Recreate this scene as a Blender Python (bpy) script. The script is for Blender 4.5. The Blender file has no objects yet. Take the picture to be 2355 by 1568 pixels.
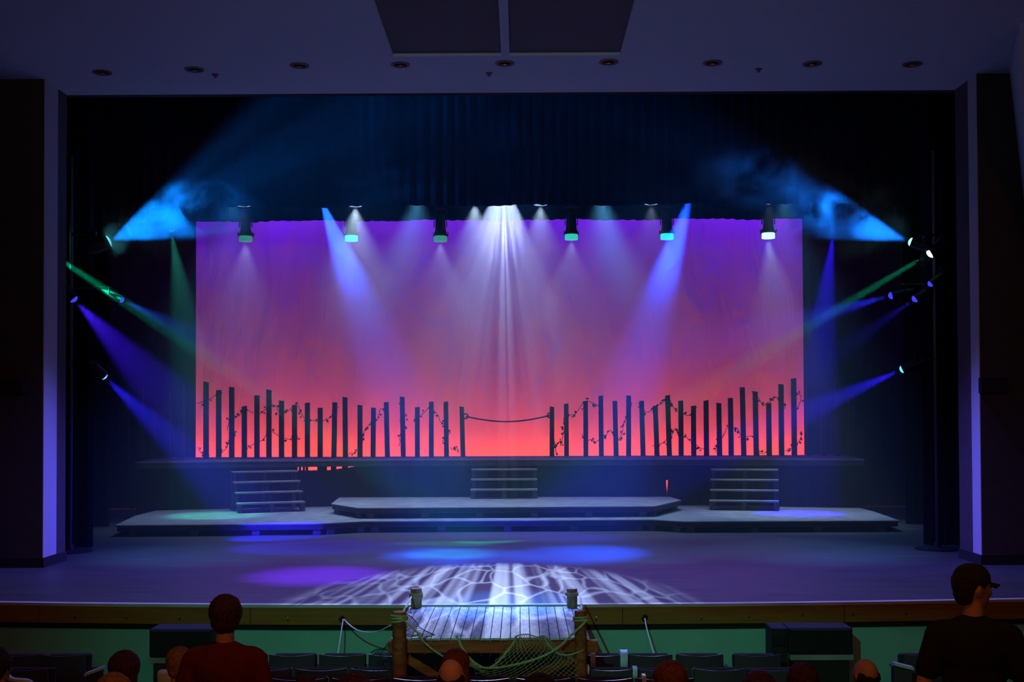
import bpy, bmesh, math, random
from mathutils import Vector, Matrix, Euler
R = math.radians
S = bpy.context.scene
C = S.collection
rnd = random.Random(7)

# ---------------------------------------------------------------- camera, exposure, world
F, CX, CY, EYE = 2700.0, 1177.5, 784.0, 2.13
SHY = 120.0
cd = bpy.data.cameras.new('camera'); cam = bpy.data.objects.new('camera', cd); C.objects.link(cam)
cd.sensor_width = 36; cd.sensor_fit = 'HORIZONTAL'; cd.lens = F / 2355 * 36
cd.shift_y = SHY / 2355
cd.clip_end = 200
CM = (Matrix.Rotation(R(.41), 3, 'Z') @ Matrix.Rotation(R(90 + 1.19), 3, 'X') @ Matrix.Rotation(R(-.22), 3, 'Z'))
cam.location = (0, 0, EYE); cam.rotation_euler = CM.to_euler()
S.camera = cam
S.view_settings.view_transform = 'Standard'; S.view_settings.look = 'None'
S.view_settings.gamma = 1; S.view_settings.exposure = 0
S.view_settings.use_curve_mapping = False
w = bpy.data.worlds.new('world'); S.world = w; w.use_nodes = True
w.node_tree.nodes['Background'].inputs[0].default_value = (.010, .010, .018, 1)
w.node_tree.nodes['Background'].inputs[1].default_value = .25
cy = S.cycles
cy.max_bounces = 2; cy.diffuse_bounces = 1; cy.glossy_bounces = 1; cy.volume_bounces = 0
cy.transmission_bounces = 1; cy.transparent_max_bounces = 8
cy.sample_clamp_indirect = 1.5; cy.sample_clamp_direct = 12
cy.use_adaptive_sampling = True; cy.adaptive_threshold = .02; cy.adaptive_min_samples = 24
cy.use_denoising = True
cy.caustics_reflective = False; cy.caustics_refractive = False
cy.volume_step_rate = 1.0; cy.volume_max_steps = 128

def P(px, py, D):
    """point at depth D (metres in front of the lens along +Y) seen at a pixel of the photograph"""
    d = CM @ Vector(((px - CX) / F, (CY + SHY - py) / F, -1))
    t = D / d.y
    return Vector((d.x * t, D, EYE + d.z * t))
def PZ(px, py, z):
    d = CM @ Vector(((px - CX) / F, (CY + SHY - py) / F, -1))
    t = (z - EYE) / d.z
    return Vector((d.x * t, d.y * t, z))

# ---- lights
def aim(o, tgt):
    o.rotation_euler = (Vector(tgt) - o.location).to_track_quat('-Z', 'Y').to_euler()
def gobo(ld, kind, amount=1.0, scale=5.0):
    ld.use_nodes = True
    nt = ld.node_tree; n = nt.nodes; l = nt.links
    em = [x for x in n if x.type == 'EMISSION'][0]
    tc = n.new('ShaderNodeTexCoord'); sp = n.new('ShaderNodeSeparateXYZ')
    l.new(tc.outputs['Normal'], sp.inputs[0])
    dx = n.new('ShaderNodeMath'); dx.operation = 'DIVIDE'; l.new(sp.outputs[0], dx.inputs[0]); l.new(sp.outputs[2], dx.inputs[1])
    dy = n.new('ShaderNodeMath'); dy.operation = 'DIVIDE'; l.new(sp.outputs[1], dy.inputs[0]); l.new(sp.outputs[2], dy.inputs[1])
    cb = n.new('ShaderNodeCombineXYZ'); l.new(dx.outputs[0], cb.inputs[0]); l.new(dy.outputs[0], cb.inputs[1])
    rmp = n.new('ShaderNodeValToRGB'); e = rmp.color_ramp.elements
    if kind == 'shutter':
        a1 = n.new('ShaderNodeMath'); a1.operation = 'ABSOLUTE'; l.new(dy.outputs[0], a1.inputs[0])
        l.new(a1.outputs[0], rmp.inputs[0])
        e[0].position = scale * .8; e[0].color = (1, 1, 1, 1); e[1].position = scale * 1.25; e[1].color = (0, 0, 0, 1)
    elif kind == 'ripple':
        mpp = n.new('ShaderNodeMapping'); mpp.inputs['Scale'].default_value = (1, .5, 1); l.new(cb.outputs[0], mpp.inputs[0]); cb = mpp
        nz = n.new('ShaderNodeTexNoise'); nz.inputs['Scale'].default_value = scale * .5; nz.inputs['Detail'].default_value = 1
        l.new(cb.outputs[0], nz.inputs['Vector'])
        mx = n.new('ShaderNodeMixRGB'); mx.inputs[0].default_value = .05
        l.new(cb.outputs[0], mx.inputs[1]); l.new(nz.outputs['Color'], mx.inputs[2])
        vo = n.new('ShaderNodeTexVoronoi'); vo.feature = 'DISTANCE_TO_EDGE'; vo.inputs['Scale'].default_value = scale
        l.new(mx.outputs[0], vo.inputs['Vector']); l.new(vo.outputs['Distance'], rmp.inputs[0])
        e[0].position = .0; e[0].color = (.42, .42, .42, 1); e[1].position = .08; e[1].color = (1 - amount,) * 3 + (1,)
        rmp.color_ramp.interpolation = 'EASE'
    else:
        nz = n.new('ShaderNodeTexNoise'); nz.inputs['Scale'].default_value = scale; nz.inputs['Detail'].default_value = 2
        l.new(cb.outputs[0], nz.inputs['Vector']); l.new(nz.outputs['Fac'], rmp.inputs[0])
        e[0].position = .42; e[0].color = (1 - amount,) * 3 + (1,); e[1].position = .62; e[1].color = (1, 1, 1, 1)
    mu = n.new('ShaderNodeMixRGB'); mu.blend_type = 'ADD'; mu.inputs[0].default_value = 1
    mu.inputs[1].default_value = (0, 0, 0, 1)
    if kind == 'ripple':
        st = n.new('ShaderNodeTexNoise'); st.noise_dimensions = '1D'; st.inputs['Scale'].default_value = 52; st.inputs['Detail'].default_value = 1
        l.new(dx.outputs[0], st.inputs['W']); sr = n.new('ShaderNodeMapRange'); sr.inputs['From Min'].default_value = .44; sr.inputs['From Max'].default_value = .62
        sr.inputs['To Max'].default_value = .6
        l.new(st.outputs['Fac'], sr.inputs['Value']); l.new(sr.outputs[0], mu.inputs[1])
    l.new(rmp.outputs[0], mu.inputs[2]); l.new(mu.outputs[0], em.inputs[0])
def spot(loc, tgt, half, power, col, blend=.5, radius=.04, gb=None, name='spot_lamp'):
    ld = bpy.data.lights.new(name, 'SPOT'); ld.energy = power; ld.color = col
    ld.spot_size = R(half * 2); ld.spot_blend = blend; ld.shadow_soft_size = radius
    o = bpy.data.objects.new(name, ld); C.objects.link(o); o.location = loc; aim(o, tgt)
    if gb: gobo(ld, *gb)
    return o
def area(loc, tgt, sx, sy, power, col, spread=180, name='area_lamp'):
    ld = bpy.data.lights.new(name, 'AREA'); ld.shape = 'RECTANGLE'; ld.size = sx; ld.size_y = sy
    ld.energy = power; ld.color = col; ld.spread = R(spread)
    o = bpy.data.objects.new(name, ld); C.objects.link(o); o.location = loc; aim(o, tgt)
    return o

D_PRO, D_PRO2, D_EDGE = 16.87, 17.72, 13.4
D_FENCE, D_CYC = 27.5, 28.7
# cyclorama: red-orange ground row below, violet border lights above
for k in range(7):
    x = -9 + k * 3
    area((x, 28.0, .30), (x, 28.66, 2.2), 2.8, .12, 64, (1, .075, .032), 140, 'ground_row_lamp')
    area((x, 28.0, 8.3), (x, 28.7, 5.0), 2.8, .15, 66, (.13, .0, 1), 160, 'cyc_top_lamp')
# wash over apron from just inside the proscenium
for x in (-4.6, -1.6, 1.4, 4.4):
    spot((x * .8, 16.3, 6.95), (x, 15.4, 0), 37, 1750, (.23, .21, 1), 1, .12, name='apron_wash')
for x in (-5.0, -1.8, 1.4, 4.6):
    spot((x, 16.7, 6.95), (x, 18.5, 0), 17, 1700, (.14, .5, 1), 1, .1, name='mid_stage_wash')
for x in (-5.6, -2, 1.6, 5.2):
    spot((x, 23.0, 6.5), (x, 21.7, 0), 33, 560, (.12, .5, 1), 1, .1, name='upstage_wash')
spot((-2.6, 17.7, 6.9), PZ(735, 1322, 0), 9.5, 14000, (.15, .01, 1), .95, .05, name='indigo_special')
spot((4.8, 16.3, 6.9), (-6.85, 17.3, .3), 11, 6500, (.07, .07, 1), 1, .05, name='reveal_fill')  # added blue fill for the foot of the left reveal, no fixture
spot((-5.2, 16.3, 6.9), (6.58, 17.3, .3), 11, 6500, (.07, .07, 1), 1, .05, name='reveal_fill')  # matching added fill for the right reveal
# pit: teal front light, dim warm house light
spot((-1.8, 0, 5), (.25, 13.4, -.60), 25, 1250, (.04, 1, .70), 1, .03, ('shutter', 1, .043), name='teal_front_light')
spot((-1.2, 17.0, 6.95), PZ(1035, 1274, 0), 7, 9000, (.0, .55, 1), 1, .05, name='cyan_special')
spot((1.2, 17.0, 6.95), PZ(1160, 1386, 0), 8, 12000, (.04, .22, 1), 1, .05, name='blue_special')
area((0, -3.5, 5.2), (0, 13, -.5), 3, 1, 13, (1, .33, .10), 60, 'house_rear_glow')
area((-7.2, 6, 5.2), (-6.5, 12, 7.0), 1, 1, 8, (1, .45, .2), 170, 'house_glow')
area((7.2, 6, 5.2), (6.5, 12, 7.0), 1, 1, 15, (1, .45, .2), 170, 'house_glow')
spot((0, 3.5, 5.4), (0, 16.8, 7.1), 34, 560, (.40, .57, 1), 1, .2, name='ceiling_fill')  # added blue fill, stands in for stage light bounced onto the ceiling
spot((0, 4.2, 6.9), (0, 8.0, .2), 58, 150, (1, .34, .1), 1, .3, name='house_downlight')

# ---------------------------------------------------------------- helpers
def mat(name, col, rough=.7, metal=0, spec=.3, noise=0, nscale=8, bump=0, bscale=30, stretch=(1, 1, 1), emit=None, es=0, rot=None):
    m = bpy.data.materials.new(name); m.use_nodes = True
    nt = m.node_tree; n = nt.nodes; l = nt.links; b = n['Principled BSDF']
    b.inputs['Base Color'].default_value = (*col, 1); b.inputs['Roughness'].default_value = rough
    b.inputs['Metallic'].default_value = metal; b.inputs['Specular IOR Level'].default_value = spec
    if emit:
        b.inputs['Emission Color'].default_value = (*emit, 1); b.inputs['Emission Strength'].default_value = es
    if noise or bump:
        tc = n.new('ShaderNodeTexCoord'); mp = n.new('ShaderNodeMapping'); mp.inputs['Scale'].default_value = stretch
        l.new(tc.outputs['Object'], mp.inputs[0])
    if noise:
        nz = n.new('ShaderNodeTexNoise'); nz.inputs['Scale'].default_value = nscale; nz.inputs['Detail'].default_value = 5
        l.new(mp.outputs[0], nz.inputs['Vector'])
        rp = n.new('ShaderNodeValToRGB')
        rp.color_ramp.elements[0].position = .3; rp.color_ramp.elements[1].position = .7
        rp.color_ramp.elements[0].color = (*[c * (1 - noise) for c in col], 1)
        rp.color_ramp.elements[1].color = (*[min(1, c * (1 + noise)) for c in col], 1)
        l.new(nz.outputs['Fac'], rp.inputs[0]); l.new(rp.outputs[0], b.inputs['Base Color'])
    if bump:
        nz = n.new('ShaderNodeTexNoise'); nz.inputs['Scale'].default_value = bscale; nz.inputs['Detail'].default_value = 4
        l.new(mp.outputs[0], nz.inputs['Vector'])
        bp = n.new('ShaderNodeBump'); bp.inputs['Strength'].default_value = bump; bp.inputs['Distance'].default_value = .02
        l.new(nz.outputs['Fac'], bp.inputs['Height']); l.new(bp.outputs[0], b.inputs['Normal'])
    return m
M = dict(
    ceil=mat('painted_plaster', (.62, .60, .60), .9, bump=.2, bscale=20),
    recess=mat('recess_dark', (.17, .14, .12), .9),
    wall=mat('dark_wall_paint', (.075, .055, .05), .9, noise=.1),
    reveal=mat('pale_reveal_paint', (.55, .5, .5), .8),
    base=mat('black_baseboard', (.02, .018, .018), .6),
    stage=mat('stage_boards', (.06, .058, .06), .5, spec=.35, noise=.35, nscale=3, stretch=(.25, 5, 1), bump=.15, bscale=6),
    nosing=mat('pale_lit_edge', (.45, .44, .40), .7, noise=.2, nscale=5, stretch=(.3, 3, 1)),  # pale tone holds the light caught by the edge
    fascia=mat('varnished_oak_fascia', (.27, .105, .018), .6, noise=.18, nscale=6, stretch=(.3, 1, 4)),
    gap_shade=mat('gap_shade_black', (.01, .01, .01), .9),  # black that stands in for shade in gaps and recesses
    pit=mat('pale_pit_wall', (.20, .45, .40), .9, noise=.05, nscale=3, bump=.2, bscale=40),
    carpet=mat('dark_carpet', (.03, .02, .02), 1, noise=.3, nscale=60),
    blackwall=mat('black_stage_wall', (.012, .012, .014), .95),
    velvet=mat('black_velour', (.005, .004, .006), 1, spec=.05, noise=.2, nscale=4),
    velvet2=mat('worn_black_velour', (.006, .005, .007), 1, spec=.02),
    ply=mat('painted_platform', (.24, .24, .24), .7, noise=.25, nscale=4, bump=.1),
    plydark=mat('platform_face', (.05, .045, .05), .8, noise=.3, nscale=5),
    feet=mat('platform_feet', (.09, .08, .08), .8, noise=.3, nscale=8),
    post=mat('rough_fence_timber', (.022, .02, .022), .9, noise=.4, nscale=8, stretch=(3, 3, .5)),
    ivy=mat('ivy_leaf', (.025, .035, .02), .8),
    rope=mat('manila_rope', (.42, .34, .17), .9, noise=.25, nscale=60, bump=.6, bscale=80),
    cord=mat('pale_cord', (.75, .8, .7), .8),
    darkrope=mat('dark_rope', (.03, .025, .02), .9),
    net=mat('fishing_net_twine', (.34, .25, .13), .9),
    dock=mat('weathered_dock_plank', (.36, .35, .35), .65, noise=.35, nscale=7, stretch=(4, .8, 1), bump=.3, bscale=20),
    beam=mat('red_brown_dock_timber', (.28, .05, .014), .8, noise=.45, nscale=6, stretch=(.5, 3, 3), bump=.3, bscale=20),
    piling=mat('mossy_piling', (.26, .20, .12), .85, noise=.5, nscale=9, stretch=(2, 2, .6), bump=.6, bscale=18),
    metal=mat('black_metal', (.02, .02, .022), .5, metal=.6),
    pipe=mat('steel_pipe', (.05, .05, .055), .45, metal=.8),
    chrome=mat('bright_hook', (.8, .8, .8), .25, metal=1),
    seat=mat('dark_seat_fabric', (.030, .016, .022), .9, noise=.25, nscale=40),
    seatshell=mat('seat_shell', (.05, .035, .05), .45, spec=.5),
    speaker=mat('speaker_cabinet', (.012, .012, .012), .7, bump=.2, bscale=60),
    grille=mat('speaker_grille', (.02, .02, .02), .6, bump=.8, bscale=300),
    cloth=mat('pale_cloth', (.75, .78, .72), .9),
    bluecloth=mat('pale_blue_cloth', (.55, .6, .85), .9),
    brass=mat('brass_reflector', (.75, .38, .16), .3, metal=.9),
    skin=mat('skin', (.60, .32, .20), .6, noise=.06, nscale=20),
    skin2=mat('tanned_skin', (.50, .25, .15), .6),
    dred=mat('dark_red_sweater', (.12, .008, .009), .95, noise=.2, nscale=80, bump=.4, bscale=150),
    black=mat('black_tshirt', (.012, .011, .012), .95, bump=.2, bscale=20),
    grey=mat('dark_grey_shirt', (.04, .04, .05), .95),
    white=mat('white_shirt', (.65, .7, .65), .9),
    trouser=mat('dark_trousers', (.02, .02, .03), .9),
    brownhair=mat('brown_hair', (.075, .022, .012), .6, noise=.5, nscale=30, stretch=(3, 3, .5), bump=1, bscale=40),
    darkhair=mat('dark_hair', (.03, .014, .01), .6, noise=.5, nscale=30, stretch=(3, 3, .5), bump=1, bscale=40),
    redhair=mat('auburn_hair', (.20, .055, .02), .6, noise=.5, nscale=30, stretch=(3, 3, .5), bump=1, bscale=40),
    blondhair=mat('sandy_hair', (.36, .16, .06), .6, noise=.4, nscale=30, stretch=(3, 3, .5), bump=1, bscale=40),
    cap=mat('dark_cap', (.02, .018, .016), .9),
    trim=mat('can_trim', (.10, .08, .07), .6),
    red=mat('red_tube', (.8, .12, .06), .6),
)
def lens_mat(name, col, s):
    m = mat(name, (.02, .02, .02), .3, emit=col, es=s); m.cycles.emission_sampling = 'NONE'; return m   # the lamps beside the lenses do the lighting

# cyclorama cloth: plain dyed muslin, soft vertical wrinkles
m = mat('white_cyc_cloth', (.74, .72, .72), .95, spec=.05)
nt = m.node_tree; n = nt.nodes; l = nt.links; b = n['Principled BSDF']
tc = n.new('ShaderNodeTexCoord'); mp = n.new('ShaderNodeMapping'); mp.inputs['Scale'].default_value = (1.3, 1, .35)
l.new(tc.outputs['Object'], mp.inputs[0])
nz = n.new('ShaderNodeTexNoise'); nz.inputs['Scale'].default_value = 1.6; nz.inputs['Detail'].default_value = 4
nz.inputs['Distortion'].default_value = .8
l.new(mp.outputs[0], nz.inputs['Vector'])
bp = n.new('ShaderNodeBump'); bp.inputs['Strength'].default_value = .4; bp.inputs['Distance'].default_value = .2
l.new(nz.outputs['Fac'], bp.inputs['Height']); l.new(bp.outputs[0], b.inputs['Normal'])
M['cyc'] = m

def wm(o):
    return (wm(o.parent) @ o.matrix_parent_inverse if o.parent else Matrix()) @ o.matrix_basis
def tag(o, label=None, cat=None, group=None, kind=None):
    if label: o['label'] = label
    if cat: o['category'] = cat
    if group: o['group'] = group
    if kind: o['kind'] = kind
    return o
def thing(name, label, cat, loc=(0, 0, 0), group=None, rz=0):
    o = bpy.data.objects.new(name, None); C.objects.link(o); o.location = loc; o.rotation_euler = (0, 0, rz)
    o.empty_display_size = .1
    return tag(o, label, cat, group)
class MB:
    def __init__(s): s.v = []; s.f = []
    def quad(s, *p):
        i = len(s.v); s.v += [Vector(q) for q in p]; s.f.append(tuple(range(i, i + len(p)))); return s
    def hexa(s, p):     # 8 corners: bottom 0-3 ccw, top 4-7
        i = len(s.v); s.v += [Vector(q) for q in p]
        for q in ((3, 2, 1, 0), (4, 5, 6, 7), (0, 1, 5, 4), (1, 2, 6, 5), (2, 3, 7, 6), (3, 0, 4, 7)):
            s.f.append(tuple(i + k for k in q))
        return s
    def box(s, x0, x1, y0, y1, z0, z1):
        return s.hexa([(x0, y0, z0), (x1, y0, z0), (x1, y1, z0), (x0, y1, z0), (x0, y0, z1), (x1, y0, z1), (x1, y1, z1), (x0, y1, z1)])
    def obox(s, c, sx, sy, sz, rz=0, Mx=None):
        Mx = Mx or Matrix.Rotation(rz, 3, 'Z'); c = Vector(c)
        pts = [c + Mx @ Vector((a * sx / 2, b_ * sy / 2, d * sz / 2)) for d in (-1, 1) for a, b_ in ((-1, -1), (1, -1), (1, 1), (-1, 1))]
        return s.hexa(pts)
    def prism(s, poly, z0, z1):
        i = len(s.v); k = len(poly)
        s.v += [Vector((p[0], p[1], z0)) for p in poly] + [Vector((p[0], p[1], z1)) for p in poly]
        s.f.append(tuple(i + j for j in reversed(range(k)))); s.f.append(tuple(i + k + j for j in range(k)))
        for j in range(k):
            a, b_ = j, (j + 1) % k
            s.f.append((i + a, i + b_, i + k + b_, i + k + a))
        return s
    def tube(s, pts, r, n=6, caps=True, r2=None):
        pts = [Vector(p) for p in pts]; k = len(pts); rings = []
        up = Vector((0, 0, 1))
        for j, p in enumerate(pts):
            d = (pts[min(j + 1, k - 1)] - pts[max(j - 1, 0)]).normalized()
            a = d.cross(up)
            if a.length < .05: a = d.cross(Vector((1, 0, 0)))
            a.normalize(); b_ = a.cross(d)
            rr = r if r2 is None else r + (r2 - r) * j / max(1, k - 1)
            i = len(s.v); rings.append(i)
            s.v += [p + (a * math.cos(2 * math.pi * q / n) + b_ * math.sin(2 * math.pi * q / n)) * rr for q in range(n)]
        for j in range(k - 1):
            for q in range(n):
                s.f.append((rings[j] + q, rings[j] + (q + 1) % n, rings[j + 1] + (q + 1) % n, rings[j + 1] + q))
        if caps:
            s.f.append(tuple(rings[0] + q for q in reversed(range(n)))); s.f.append(tuple(rings[-1] + q for q in range(n)))
        return s
    def lathe(s, prof, n=16, c=(0, 0, 0), Mx=None, cap=True):   # prof (r, z) list
        Mx = Mx or Matrix.Identity(3); c = Vector(c); rings = []
        for r_, z in prof:
            rings.append(len(s.v))
            s.v += [c + Mx @ Vector((r_ * math.cos(2 * math.pi * q / n), r_ * math.sin(2 * math.pi * q / n), z)) for q in range(n)]
        for j in range(len(prof) - 1):
            for q in range(n):
                s.f.append((rings[j] + q, rings[j] + (q + 1) % n, rings[j + 1] + (q + 1) % n, rings[j + 1] + q))
        if cap:
            s.f.append(tuple(rings[0] + q for q in reversed(range(n)))); s.f.append(tuple(rings[-1] + q for q in range(n)))
        return s
    def build(s, name, m, parent=None, smooth=False, local=False, bevel=0):
        me = bpy.data.meshes.new(name); me.from_pydata([tuple(q) for q in s.v], [], s.f); me.materials.append(m)
        if smooth:
            me.polygons.foreach_set('use_smooth', [True] * len(me.polygons))
            try: me.set_sharp_from_angle(angle=R(40))
            except Exception: pass
        me.update()
        o = bpy.data.objects.new(name, me); C.objects.link(o)
        if bevel:
            b_ = o.modifiers.new('bevel', 'BEVEL'); b_.width = bevel; b_.segments = 1; b_.limit_method = 'ANGLE'
        if parent:
            o.parent = parent
            if not local: o.matrix_parent_inverse = wm(parent).inverted()
        return o
def link_copy(o, parent):
    c = o.copy(); C.objects.link(c); c.parent = parent; c.matrix_parent_inverse = o.matrix_parent_inverse.copy()
    for ch in [x for x in KIDS.get(o.name, ())]: link_copy(ch, c)
    return c
KIDS = {}
def copy_tree(root, loc, rz=0, label=None, scale=1):
    if root.name not in KIDS:
        for o in bpy.data.objects:
            if o.parent: KIDS.setdefault(o.parent.name, [])
        for o in bpy.data.objects:
            if o.parent and o not in KIDS[o.parent.name]: KIDS[o.parent.name].append(o)
    c = root.copy(); C.objects.link(c); c.location = loc; c.rotation_euler = (0, 0, rz); c.scale = (scale,) * 3
    if label: c['label'] = label
    for ch in KIDS.get(root.name, ()): link_copy(ch, c)
    return c
def struct(o): o['kind'] = 'structure'; return o

# ---------------------------------------------------------------- building shell
XL, XR, ZC = -6.87, 6.58, 7.06
def fz(D): return -1.25 + .106 * (13.4 - D)
struct(MB().hexa([(-11, -2, fz(-2) - .2), (11, -2, fz(-2) - .2), (11, 14.2, fz(14.2) - .2), (-11, 14.2, fz(14.2) - .2),
                  (-11, -2, fz(-2)), (11, -2, fz(-2)), (11, 14.2, fz(14.2)), (-11, 14.2, fz(14.2))]).build('floor', M['carpet']))
# stage floor with a gently bowed front edge
def edgeD(x): return D_EDGE + .30 * (abs(x + .3) / 6.0) ** 2.2
xs = [-10.5 + k * .5 for k in range(43)]
g = MB()
for a, b_ in zip(xs, xs[1:]):
    ea, eb = edgeD(max(-7.6, min(7.6, a))), edgeD(max(-7.6, min(7.6, b_)))
    g.hexa([(a, ea + .09, -.12), (b_, eb + .09, -.12), (b_, 30, -.12), (a, 30, -.12), (a, ea + .09, 0), (b_, eb + .09, 0), (b_, 30, 0), (a, 30, 0)])
stage_floor = struct(g.build('stage_floor', M['stage']))
g = MB()
for a, b_ in zip(xs, xs[1:]):
    ea, eb = edgeD(max(-7.6, min(7.6, a))), edgeD(max(-7.6, min(7.6, b_)))
    g.hexa([(a, ea - .01, -.03), (b_, eb - .01, -.03), (b_, eb + .09, -.03), (a, ea + .09, -.03), (a, ea - .01, .004), (b_, eb - .01, .004), (b_, eb + .09, .004), (a, ea + .09, .004)])
tr = struct(g.build('trim_1', M['nosing']))
# fascia boards
fas = bpy.data.objects.new('trim_2', None); C.objects.link(fas); fas['kind'] = 'structure'
cuts = [-10.4, -8.1, -5.6, -3.1, -.3, P(1432, 1410, 13.4).x, 3.7, 6.2, 8.6, 10.4]
for a, b_ in zip(cuts, cuts[1:]):
    g = MB(); k = 5
    for j in range(k):
        u, v = a + .004 + (b_ - a - .008) * j / k, a + .004 + (b_ - a - .008) * (j + 1) / k
        eu, ev = edgeD(max(-7.6, min(7.6, u))), edgeD(max(-7.6, min(7.6, v)))
        g.hexa([(u, eu, -.225), (v, ev, -.225), (v, ev + .04, -.225), (u, eu + .04, -.225), (u, eu, -.03), (v, ev, -.03), (v, ev + .04, -.03), (u, eu + .04, -.03)])
    g.build('board', M['fascia'], fas)
struct(MB().box(-10.5, 10.5, 13.9, 14.1, -1.5, -.12).build('wall_front', M['pit']))
g = MB()
for a, b_ in zip(xs, xs[1:]):
    ea, eb = edgeD(max(-7.6, min(7.6, a))), edgeD(max(-7.6, min(7.6, b_)))
    g.hexa([(a, ea + .05, -1.5), (b_, eb + .05, -1.5), (b_, eb + .12, -1.5), (a, ea + .12, -1.5), (a, ea + .05, -.12), (b_, eb + .05, -.12), (b_, eb + .12, -.12), (a, ea + .12, -.12)])
struct(g.build('wall_pit', M['pit']))
g = MB()
for a, b_ in zip(xs, xs[1:]):
    ea, eb = edgeD(max(-7.6, min(7.6, a))), edgeD(max(-7.6, min(7.6, b_)))
    g.hexa([(a, ea + .02, -.285), (b_, eb + .02, -.285), (b_, eb + .06, -.285), (a, ea + .06, -.285), (a, ea + .02, -.225), (b_, eb + .02, -.225), (b_, eb + .06, -.225), (a, ea + .06, -.225)])
struct(g.build('trim_gap_shade', M['gap_shade']))  # black strip painted as the shadow gap below the fascia

# proscenium side walls with pale reveals
struct(MB().box(-11, XL - .012, D_PRO, D_PRO2, 0, ZC).build('wall_left', M['wall']))
struct(MB().box(XR + .012, 11, D_PRO, D_PRO2, 0, ZC).build('wall_right', M['wall']))
struct(MB().hexa([(XL - .012, D_PRO, .14), (XL, D_PRO, .14), (XL - .02, D_PRO2, .14), (XL - .04, D_PRO2, .14), (XL - .012, D_PRO, ZC), (XL, D_PRO, ZC), (XL - .02, D_PRO2, ZC), (XL - .04, D_PRO2, ZC)]).build('wall_reveal_left', M['reveal']))
struct(MB().hexa([(XR, D_PRO, .14), (XR + .012, D_PRO, .14), (XR + .05, D_PRO2, .14), (XR + .03, D_PRO2, .14), (XR, D_PRO, ZC), (XR + .012, D_PRO, ZC), (XR + .05, D_PRO2, ZC), (XR + .03, D_PRO2, ZC)]).build('wall_reveal_right', M['reveal']))
struct(MB().box(-11, XL + .015, D_PRO - .02, D_PRO2, 0, .14).build('baseboard_left', M['base']))
struct(MB().box(XR - .015, 11, D_PRO - .02, D_PRO2, 0, .14).build('baseboard_right', M['base']))
# slanted side panel at the upper edge of the right wall
a, b_, c_, d_, e_ = P(2319, 143, 16.8), P(2345, 50, 14.7), P(2346, -30, 14.2), P(2440, -30, 14.2), P(2440, 900, 16.8)
f_ = P(2366, 560, 16.8)
g = MB(); off = Vector((.6, .0, 0))
g.quad(a, f_, e_, d_, c_, b_)
i = len(g.v)
g.quad(*[q + Vector((.05, .12, 0)) for q in (b_, c_, d_, e_, f_, a)])
struct(g.build('wall_side_right', M['ceil']))
# ceiling with square openings for the downlights and two shallow recesses backed by dark panels
cans = [(235, 166), (447, 159), (689, 150), (921, 148), (1161, 145), (1400, 142), (1639, 144), (1868, 146), (2098, 147)]
cpos = [PZ(x, y, ZC) for x, y in cans]
hw = .095
g = MB()
def cbox(x0, x1, y0, y1): g.box(x0, x1, y0, y1, ZC, ZC + .04)
y0b, y1b = min(p.y for p in cpos) - .2, max(p.y for p in cpos) + .2
y1b = min(y1b, D_PRO2 - .05)
cbox(-11, 11, y1b, D_PRO2)
last = -11
for p in cpos:
    cbox(last, p.x - hw, y0b, y1b)
    cbox(p.x - hw, p.x + hw, y0b, p.y - hw); cbox(p.x - hw, p.x + hw, p.y + hw, y1b)
    last = p.x + hw
cbox(last, 11, y0b, y1b)
rl, rc0, rc1, rr = PZ(905, 130, ZC), PZ(1153, 130, ZC), PZ(1172, 130, ZC), PZ(1425, 128, ZC)
ry = min(rl.y, y0b - .02)
cbox(-11, 11, ry, y0b)
cbox(-11, rl.x, -2, ry); cbox(rc0.x, rc1.x, -2, ry); cbox(rr.x, 11, -2, ry); cbox(rl.x, rr.x, -2, 8)
struct(g.build('ceiling', M['ceil']))
for x0, x1 in ((rl.x, rc0.x), (rc1.x, rr.x)):
    g = MB()
    g.box(x0, x1, 8, ry, ZC + .05, ZC + .09); g.box(x0 - .03, x0, 8, ry, ZC + .04, ZC + .09); g.box(x1, x1 + .03, 8, ry, ZC + .04, ZC + .09)
    g.box(x0, x1, ry, ry + .03, ZC + .04, ZC + .09); g.box(x0, x1, 7.97, 8, ZC + .04, ZC + .09)
    struct(g.build('ceiling_recess', M['recess']))
# header face over the opening
struct(MB().box(-11, 11, D_PRO2, D_PRO2 + .15, ZC, ZC + 3).build('wall_header', M['blackwall']))
# stage house
struct(MB().box(-12, 12, 30, 30.2, 0, 12).build('wall_back', M['blackwall']))
struct(MB().box(-12.2, -12, D_PRO2, 30, 0, 12).build('wall_wing_left', M['blackwall']))
struct(MB().box(12, 12.2, D_PRO2, 30, 0, 12).build('wall_wing_right', M['blackwall']))
struct(MB().box(-12, 12, D_PRO2 + .15, 30, 12, 12.2).build('ceiling_stage', M['blackwall']))

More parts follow.
